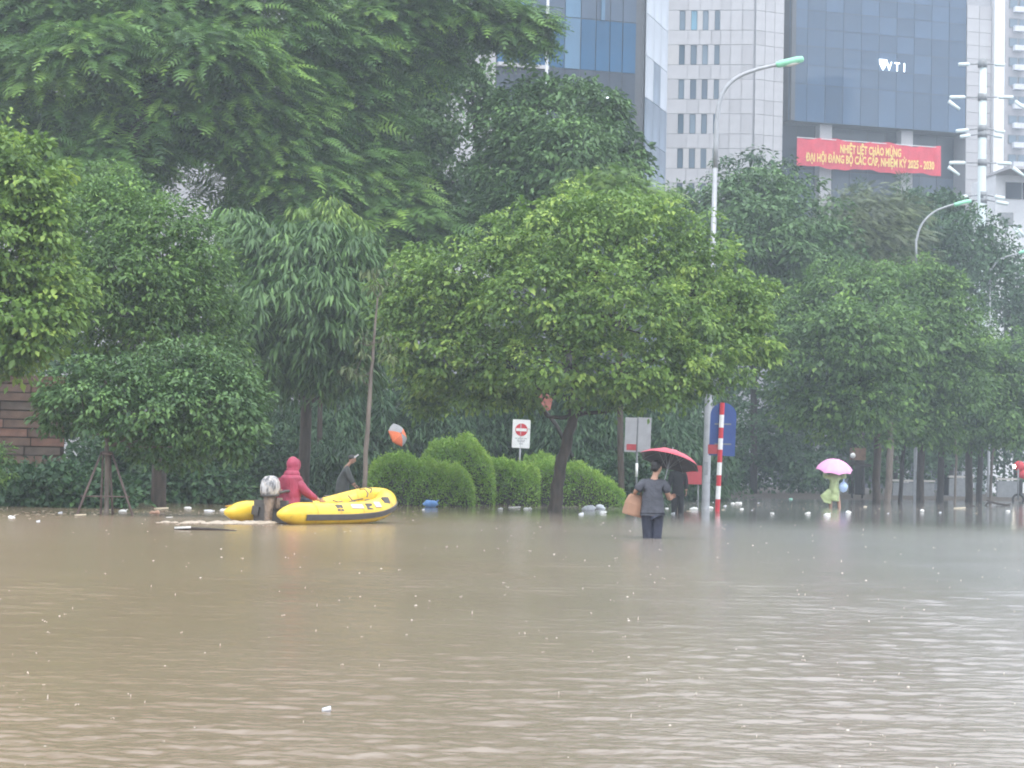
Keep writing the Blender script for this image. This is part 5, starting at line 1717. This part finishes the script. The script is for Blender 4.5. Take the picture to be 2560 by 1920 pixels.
# wake foam behind the motor
M_FOAM = mat('muddy_foam', (.40, .335, .265), .5, .15, 14, .4)
fm = MB()
ft = Vector([float(c) for c in (mo_ - hB * .1)])
for i in range(240):
    d_ = abs(random.gauss(0, 1)) * .75
    w = .12 + .24 * d_
    p = ft + Vector(hB) * (-d_ * .75) + Vector(pB_) * (random.gauss(0, 1) * w * .6) + Vector((-d_ * .5, -.12 * d_, 0))
    r = random.uniform(.02, .075) * (1.15 - min(.8, d_ / 4))
    fm.ell((p.x, p.y, 0.008), (r * 1.9, r * 1.2, r * random.uniform(.25, .75)), 7, 4, None, .25)
tag(fm.build('wake_foam', M_FOAM, smooth=True), kind='stuff')
# ------------------------------------------------------------------ floating litter
M_FOAMW = mat('white_foam_plastic', (.72, .72, .70), .6, .08, 12, .3)
M_PLW = mat('milky_plastic', (.58, .60, .64), .3, .1, 10, .4, spec=.5)
M_PLB = mat('blue_plastic', (.14, .30, .62), .3, .1, 9, .3, spec=.5)
M_PLG = mat('mint_plastic', (.35, .70, .55), .3, .08, 9, .2)
M_PEACH = mat('peach_scrap', (.60, .36, .26), .6, .12, 10, .3)
M_CREAM = mat('cream_board', (.62, .55, .42), .7, .1, 8, .2)
M_BRANCH = mat('sodden_branch', (.045, .036, .030), .8, .2, 9, .4)

def bag_blob(mb, s, seed):
    r = random.Random(seed)
    for k in range(3):
        mb.ell((r.uniform(-.5, .5) * s, r.uniform(-.3, .3) * s, .15 * s + r.uniform(-.05, .12) * s), (s * r.uniform(.45, .7), s * r.uniform(.3, .5), s * r.uniform(.22, .42)), 10, 7, None, .22)
    mb.tube([(.3 * s, 0, .35 * s), (.42 * s, .02, .55 * s), (.55 * s, .05, .62 * s)], [.14 * s, .07 * s, .03 * s], 7)

def bottle(mb, s):
    mb.tube([(-.5 * s, 0, .05 * s), (-.47 * s, 0, .06 * s), (.15 * s, 0, .07 * s), (.32 * s, 0, .09 * s), (.36 * s, 0, .09 * s), (.47 * s, 0, .10 * s)], [.12 * s, .15 * s, .15 * s, .06 * s, .055 * s, .055 * s], 12)

def cup(mb, s):
    mb.tube([(-.3 * s, 0, .03 * s), (-.28 * s, 0, .03 * s), (.3 * s, 0, .10 * s), (.33 * s, 0, .10 * s)], [.14 * s, .16 * s, .23 * s, .25 * s], 12)

def slab(mb, s, seed=1):
    r = random.Random(seed)
    pts_ = [(s * .5 * cos(a) * r.uniform(.85, 1.1), s * .22 * sin(a) * r.uniform(.8, 1.1)) for a in np.linspace(0, 2 * pi, 9)[:-1]]
    n0 = len(mb.v)
    mb.prism(pts_, 0, .09 * s)
    mb.v[n0:] = [(x, z, .02 * s + y + .06 * x) for x, y, z in mb.v[n0:]]

def litter(name, cat, label, px, py, kind, s, m, rz=0.0, group=None, seed=1):
    p = gp(px, py)
    mb = MB()
    {'bag': lambda: bag_blob(mb, s, seed), 'bottle': lambda: bottle(mb, s), 'cup': lambda: cup(mb, s), 'slab': lambda: slab(mb, s, seed)}[kind]()
    o = mb.build(name, m, None, smooth=kind != 'slab', loc=(p[0], p[1], 0), rz=rz)
    return tag(o, label, cat, group)

litter('plastic_tub', 'tub', 'lone round white tub lid floating in the open water nearest the camera', 815, 1776, 'cup', .055, M_PLW, .4)
w0 = gp(458, 1325)
o = MB()
slab(o, .34, 4)
tag(o.build('foam_scrap', M_FOAMW, None, loc=(w0[0], w0[1], .02), rz=-.5), 'white foam scrap over its dark shadow strip left of the boat', 'litter')
o = MB().tube([(-.3, .05, .0), (-.1, .0, .025), (.3, .0, .02), (.72, .08, .0)], [.015, .025, .022, .01], 7)  # dark rod shaped as the foam scrap's shadow line
tag(o.build('scrap_shadow_strip', M_BRANCH, None, True, (w0[0] + .12, w0[1] + .12, .0)), 'long dark strip modelled as the shadow line of the white foam scrap', 'shadow strip')
litter('peach_scrap', 'litter', 'peach coloured scrap floating between the stakes and the boat', 388, 1284, 'bag', .12, M_PEACH, .2, seed=3)
litter('foam_scrap', 'litter', 'small white foam scrap just below the peach coloured scrap', 424, 1294, 'slab', .13, M_FOAMW, .3, seed=5)
litter('cream_board', 'litter', 'cream board with a bent corner above the peach coloured scrap', 402, 1273, 'slab', .34, M_CREAM, .15, seed=6)
litter('foam_scrap', 'litter', 'pale foam scrap at the foot of the staked tree', 200, 1289, 'slab', .26, M_CREAM, .1, seed=7)
litter('plastic_bottle', 'bottle', 'grey bottle floating just behind the far stern tube', 524, 1280, 'bottle', .24, M_PLW, .3)
p_ = gp(1082, 1268)
o = MB()
bag_blob(o, .30, 11)
tag(o.build('plastic_bag', M_PLB, None, True, (p_[0], p_[1], .02)), 'crumpled blue plastic bag floating right of the bow', 'bag')
litter('foam_scrap', 'litter', 'small white scrap left of the blue bag by the bow', 1038, 1262, 'bag', .14, M_FOAMW, .2, seed=8)
litter('plastic_bottle', 'bottle', 'white bottle top standing out of a brown scrap under the square hedge', 1214, 1256, 'bottle', .34, M_PLW, 1.2)
litter('peach_scrap', 'litter', 'brown scrap beside the white bottle under the square hedge', 1228, 1264, 'bag', .17, M_PEACH, .5, seed=12)
litter('plastic_cup', 'cup', 'milky cup floating under the round clipped bush', 1170, 1262, 'cup', .24, M_PLW, .3)
litter('foam_strip', 'litter', 'thin white foam strip left of the leaning trunk', 1287, 1270, 'slab', .36, M_FOAMW, .0, seed=13)
litter('plastic_bottle', 'bottle', 'pale bottle lying by the hedge left of the leaning trunk', 1340, 1248, 'bottle', .38, M_PLW, .1)
litter('plastic_cup', 'cup', 'milky cup touching the left side of the leaning trunk', 1366, 1244, 'cup', .22, M_PLW, .8)
litter('plastic_cup', 'cup', 'milky cup just right of the leaning trunk', 1410, 1248, 'cup', .24, M_PLW, 1.8)
litter('foam_ball', 'ball', 'round white foam ball floating right of the leaning trunk', 1488, 1248, 'bag', .15, M_FOAMW, .1, seed=15)
litter('plastic_bag', 'bag', 'large milky plastic bag, left one of the pair right of the leaning trunk', 1470, 1276, 'bag', .24, M_PLW, .1, seed=16)
litter('plastic_bag', 'bag', 'grey lilac plastic bag, right one of the pair right of the leaning trunk', 1499, 1273, 'bag', .22, M_PLW, .9, seed=17)
litter('plastic_cup', 'cup', 'milky cup below the pair of plastic bags', 1452, 1287, 'cup', .18, M_PLW, .5)
litter('foam_box', 'litter', 'white foam tray near the tan paper bag', 1557, 1248, 'slab', .42, M_FOAMW, -.2, seed=18)
litter('foam_box', 'litter', 'smaller white foam tray just under the first tray by the tan bag', 1556, 1259, 'slab', .24, M_FOAMW, .2, seed=19)
litter('plastic_bottle', 'bottle', 'mint green bottle floating left of the lime raincoat', 1978, 1249, 'bottle', .34, M_PLG, 1.0)
litter('plastic_bottle', 'bottle', 'cream bottle floating right of the lime raincoat', 2164, 1268, 'bottle', .22, M_CREAM, .9)
litter('plastic_bag', 'bag', 'white bag floating below the shaded trunks', 2305, 1280, 'bag', .15, M_FOAMW, .9, seed=20)
litter('foam_slab', 'litter', 'cream slab floating left of the black branch', 2400, 1272, 'slab', .5, M_CREAM, .0, seed=21)
p_ = gp(2492, 1264)
o = MB()
o.tube([(-.55, 0, -.05), (-.42, 0, .12), (-.25, 0, .16), (.0, .02, .10), (.3, .02, .05), (.6, .0, .03)], [.03, .05, .06, .05, .05, .03], 8)
o.tube([(-.25, 0, .15), (-.4, .05, .22), (-.5, .05, .24)], [.04, .03, .01], 6)
o.tube([(.45, 0, .04), (.66, .05, .10)], [.035, .02], 6)
tag(o.build('branch', M_BRANCH, None, True, (p_[0], p_[1], 0)), 'black broken branch floating near the right edge', 'branch')
litter('branch_stub', 'branch', 'short dark stub floating left of the black branch', 2432, 1266, 'bottle', .26, M_BRANCH, .4)

spots = [(1640, 1262), (1668, 1272), (1682, 1285), (1708, 1265), (1722, 1278), (1741, 1254), (1736, 1275), (1775, 1272), (1783, 1256), (1812, 1266), (1808, 1275), (1832, 1260), (1848, 1260), (1856, 1274), (1880, 1276), (1896, 1258), (1535, 1262), (1510, 1284), (1250, 1274), (1320, 1274), (1058, 1275), (1120, 1258), (985, 1272),
         (640, 1276), (470, 1272), (310, 1282), (95, 1305), (150, 1284), (246, 1283), (1930, 1285), (2020, 1285), (2120, 1284), (2220, 1284), (2350, 1282), (2440, 1284), (2520, 1280), (560, 1278), (30, 1296), (1400, 1268), (1590, 1270), (1610, 1283), (2070, 1290)]
LG_ = 'small pale scraps of litter adrift on the flood'
marks = [(-200, 160, 'near the left edge, below the stone wall'), (160, 420, 'by the staked tree'), (420, 700, 'behind the stern of the boat'), (700, 1190, 'by the hedge right of the bow'), (1190, 1340, 'between the square hedge and the leaning trunk'),
         (1340, 1560, 'just right of the leaning trunk'), (1560, 1655, 'beside the tan paper bag'), (1655, 1760, 'between wading man and street lamp'), (1760, 1830, 'around the striped pole'), (1830, 1960, 'in open water right of the blue sign'),
         (1960, 2200, 'around the lime raincoat'), (2200, 2380, 'in front of the shaded trunks'), (2380, 2700, 'near the black branch')]
kinds = {'bag': 'rounded', 'slab': 'flat', 'cup': 'tubular'}
tones = {'bag': (M_FOAMW, 'white'), 'slab': (M_CREAM, 'cream'), 'cup': (M_PLW, 'milky')}
batch = {}
for i, (a, b) in enumerate(spots):
    k = ('bag', 'slab', 'cup', 'bag')[(i * 7 + i // 3) % 4]
    mark = next(m for x0, x1, m in marks if x0 <= a < x1)
    batch.setdefault((k, mark), []).append((a, b, i))
order = ['leftmost', 'second from left', 'third from left', 'fourth from left', 'fifth from left']
for (k, mark), items in batch.items():
    items.sort()
    for q, (a, b, i) in enumerate(items):
        m_, tone = tones[k]
        which = '' if len(items) == 1 else (('left one of two' if q == 0 else 'right one of two') if len(items) == 2 else ('rightmost' if q == len(items) - 1 else order[q])) + ' '
        lab = ('%ssmall %s %s scrap %s' % (which, tone, kinds[k], mark)).strip()
        litter('litter_scrap', 'litter', lab, a, b, k, random.uniform(.07, .15), m_, random.uniform(-.6, .6), LG_, 30 + i)

# ------------------------------------------------------------------ raindrops striking the water
sp = MB()
M_SPL = mat('splash_water', (.50, .45, .38), .15, .06, 20, spec=.5)
for i in range(620):
    d_ = 6.8 * (46 / 6.8) ** random.random()
    x = random.uniform(-.27, .27) * d_
    if sin(x * 1.1 + 2) * sin(d_ * .55 + x * .4) < random.uniform(-1, .55):
        continue
    s = random.choice((.5, .6, .8, 1, 1, 1.4)) * (.006 + .00034 * d_)
    k = random.random()
    if k < .16:      # a jet
        sp.tube([(x, d_, -.01), (x, d_, s * .8), (x + s * .1, d_, s * 1.5)], [s * .42, s * .2, s * .08], 5)
    elif k < .65:   # crown of small drops
        for q in range(4):
            a = random.uniform(0, 6.28)
            sp.ell((x + cos(a) * s * .7, d_ + sin(a) * s * .7, s * random.uniform(.2, .9)), (s * .22, s * .22, s * .28), 5, 4)
    else:           # bubble
        sp.ell((x, d_, 0), (s * .7, s * .7, s * .5), 7, 5)
tag(sp.build('rain_splashes', M_SPL, smooth=True), kind='stuff')
# ------------------------------------------------------------------ red motorbike with a lit headlight, cut by the right edge
M_HEADL = mat('lit_headlight', (1.0, .93, .75), .5, .02, emit=6)
bY = 112
mk0 = wl(2566, bY)
t = thing('motorbike', 'red motorbike with a lit headlight wading in at the right edge', 'motorbike', mk0)
M_TYRE = mat('black_tyre', (.02, .02, .02), .8, .1)
hl = at(2536, 1166, bY) - mk0
MB().ell(hl, (.10, .07, .10), 14, 9).build('headlight', M_HEADL, t, smooth=True)
MB().ell(hl + np.array((.28, .05, .02)), (.30, .18, .30), 14, 9, None, .05).build('fairing', M_REDP, t, smooth=True)
MB().ell(hl + np.array((.7, .1, -.42)), (.55, .18, .28), 14, 9).build('body', M_REDP, t, smooth=True)
MB().ell(hl + np.array((1.0, .1, -.1)), (.5, .16, .10), 12, 7).build('seat', M_BLACK, t, smooth=True)
for dx in (.25, 1.5):
    w = MB()
    w.tube([(dx + hl[0] + .3 * cos(a), .1, .12 + .3 * sin(a)) for a in np.linspace(0, 2 * pi, 19)], .06, 7, cap=False)
    w.build('wheel', M_TYRE, t, smooth=True)
MB().tube([hl + np.array((.22, -.4, .28)), hl + np.array((.25, 0, .22)), hl + np.array((.22, .5, .28))], .025, 7).build('handlebar', M_STEELD, t, smooth=True)
MB().tube([hl + np.array((.2, -.05, -.1)), (hl[0] + .25, .1, .12)], .05, 8).build('fork', M_STEELD, t, smooth=True)

# brown hut corner with a pale round lamp beyond the pink umbrella
h0 = wl(2140, 108)
t = thing('kiosk', 'small brown kiosk top with a pale round lamp beyond the pink umbrella', 'kiosk', h0)
qk = lambda a, b: at(a, b, 108) - h0
M_KIO = mat('brown_board', (.17, .105, .07), .8, .2, 4, .2)
c0, c1 = qk(2130, 1150), qk(2165, 1120)
MB().box(((c0[0] + c1[0]) / 2, .4, (c0[2] + c1[2]) / 2), (c1[0] - c0[0], .8, c1[2] - c0[2])).build('cabin', M_KIO, t)
a_, b_ = qk(2118, 1160), qk(2178, 1160)
MB().box(((a_[0] + b_[0]) / 2, .4, a_[2]), (b_[0] - a_[0], 1.2, .14), Matrix.Rotation(radians(6), 3, 'Y')).build('counter', M_BARKD, t)
for x in (c0[0] + .1, c1[0] - .1):
    MB().tube([(x, .4, -.4), (x, .4, a_[2])], .06, 7).build('post', M_BARKD, t, smooth=True)
MB().ell(qk(2131, 1139) + np.array((0, -.15, 0)), (.15, .12, .15), 12, 8).build('lamp', M_WHITEP, t, smooth=True)

# drift line of leaves and scum along the drowned kerb
M_DRIFT = mat('drift_scum', (.36, .30, .22), .6, .5, 1.2)
dl = MB()
def drift(px, py, s):
    p = gp(px, py)
    a = random.uniform(0, 3.14)
    n = random.choice((4, 5, 6))
    r = [s * random.uniform(.5, 1.1) for _ in range(n)]
    dl.add([(p[0] + r[k] * 1.3 * cos(a + 6.283 * k / n), p[1] + r[k] * sin(a + 6.283 * k / n), .012 + random.uniform(0, .012)) for k in range(n)], [tuple(range(n))])
for i in range(900):
    k = random.random()
    if k < .62:
        x = random.uniform(980, 2100); y = 1264 + 14 * random.gauss(0, .6) + (1540 - x) * .004
    elif k < .82:
        x = random.uniform(-40, 560); y = 1284 + random.gauss(0, 5)
    else:
        x = random.uniform(2050, 2600); y = 1276 + random.gauss(0, 7)
    if y > 1248:
        drift(x, y, random.uniform(.015, .055))
tag(dl.build('drift_line', M_DRIFT), kind='stuff')
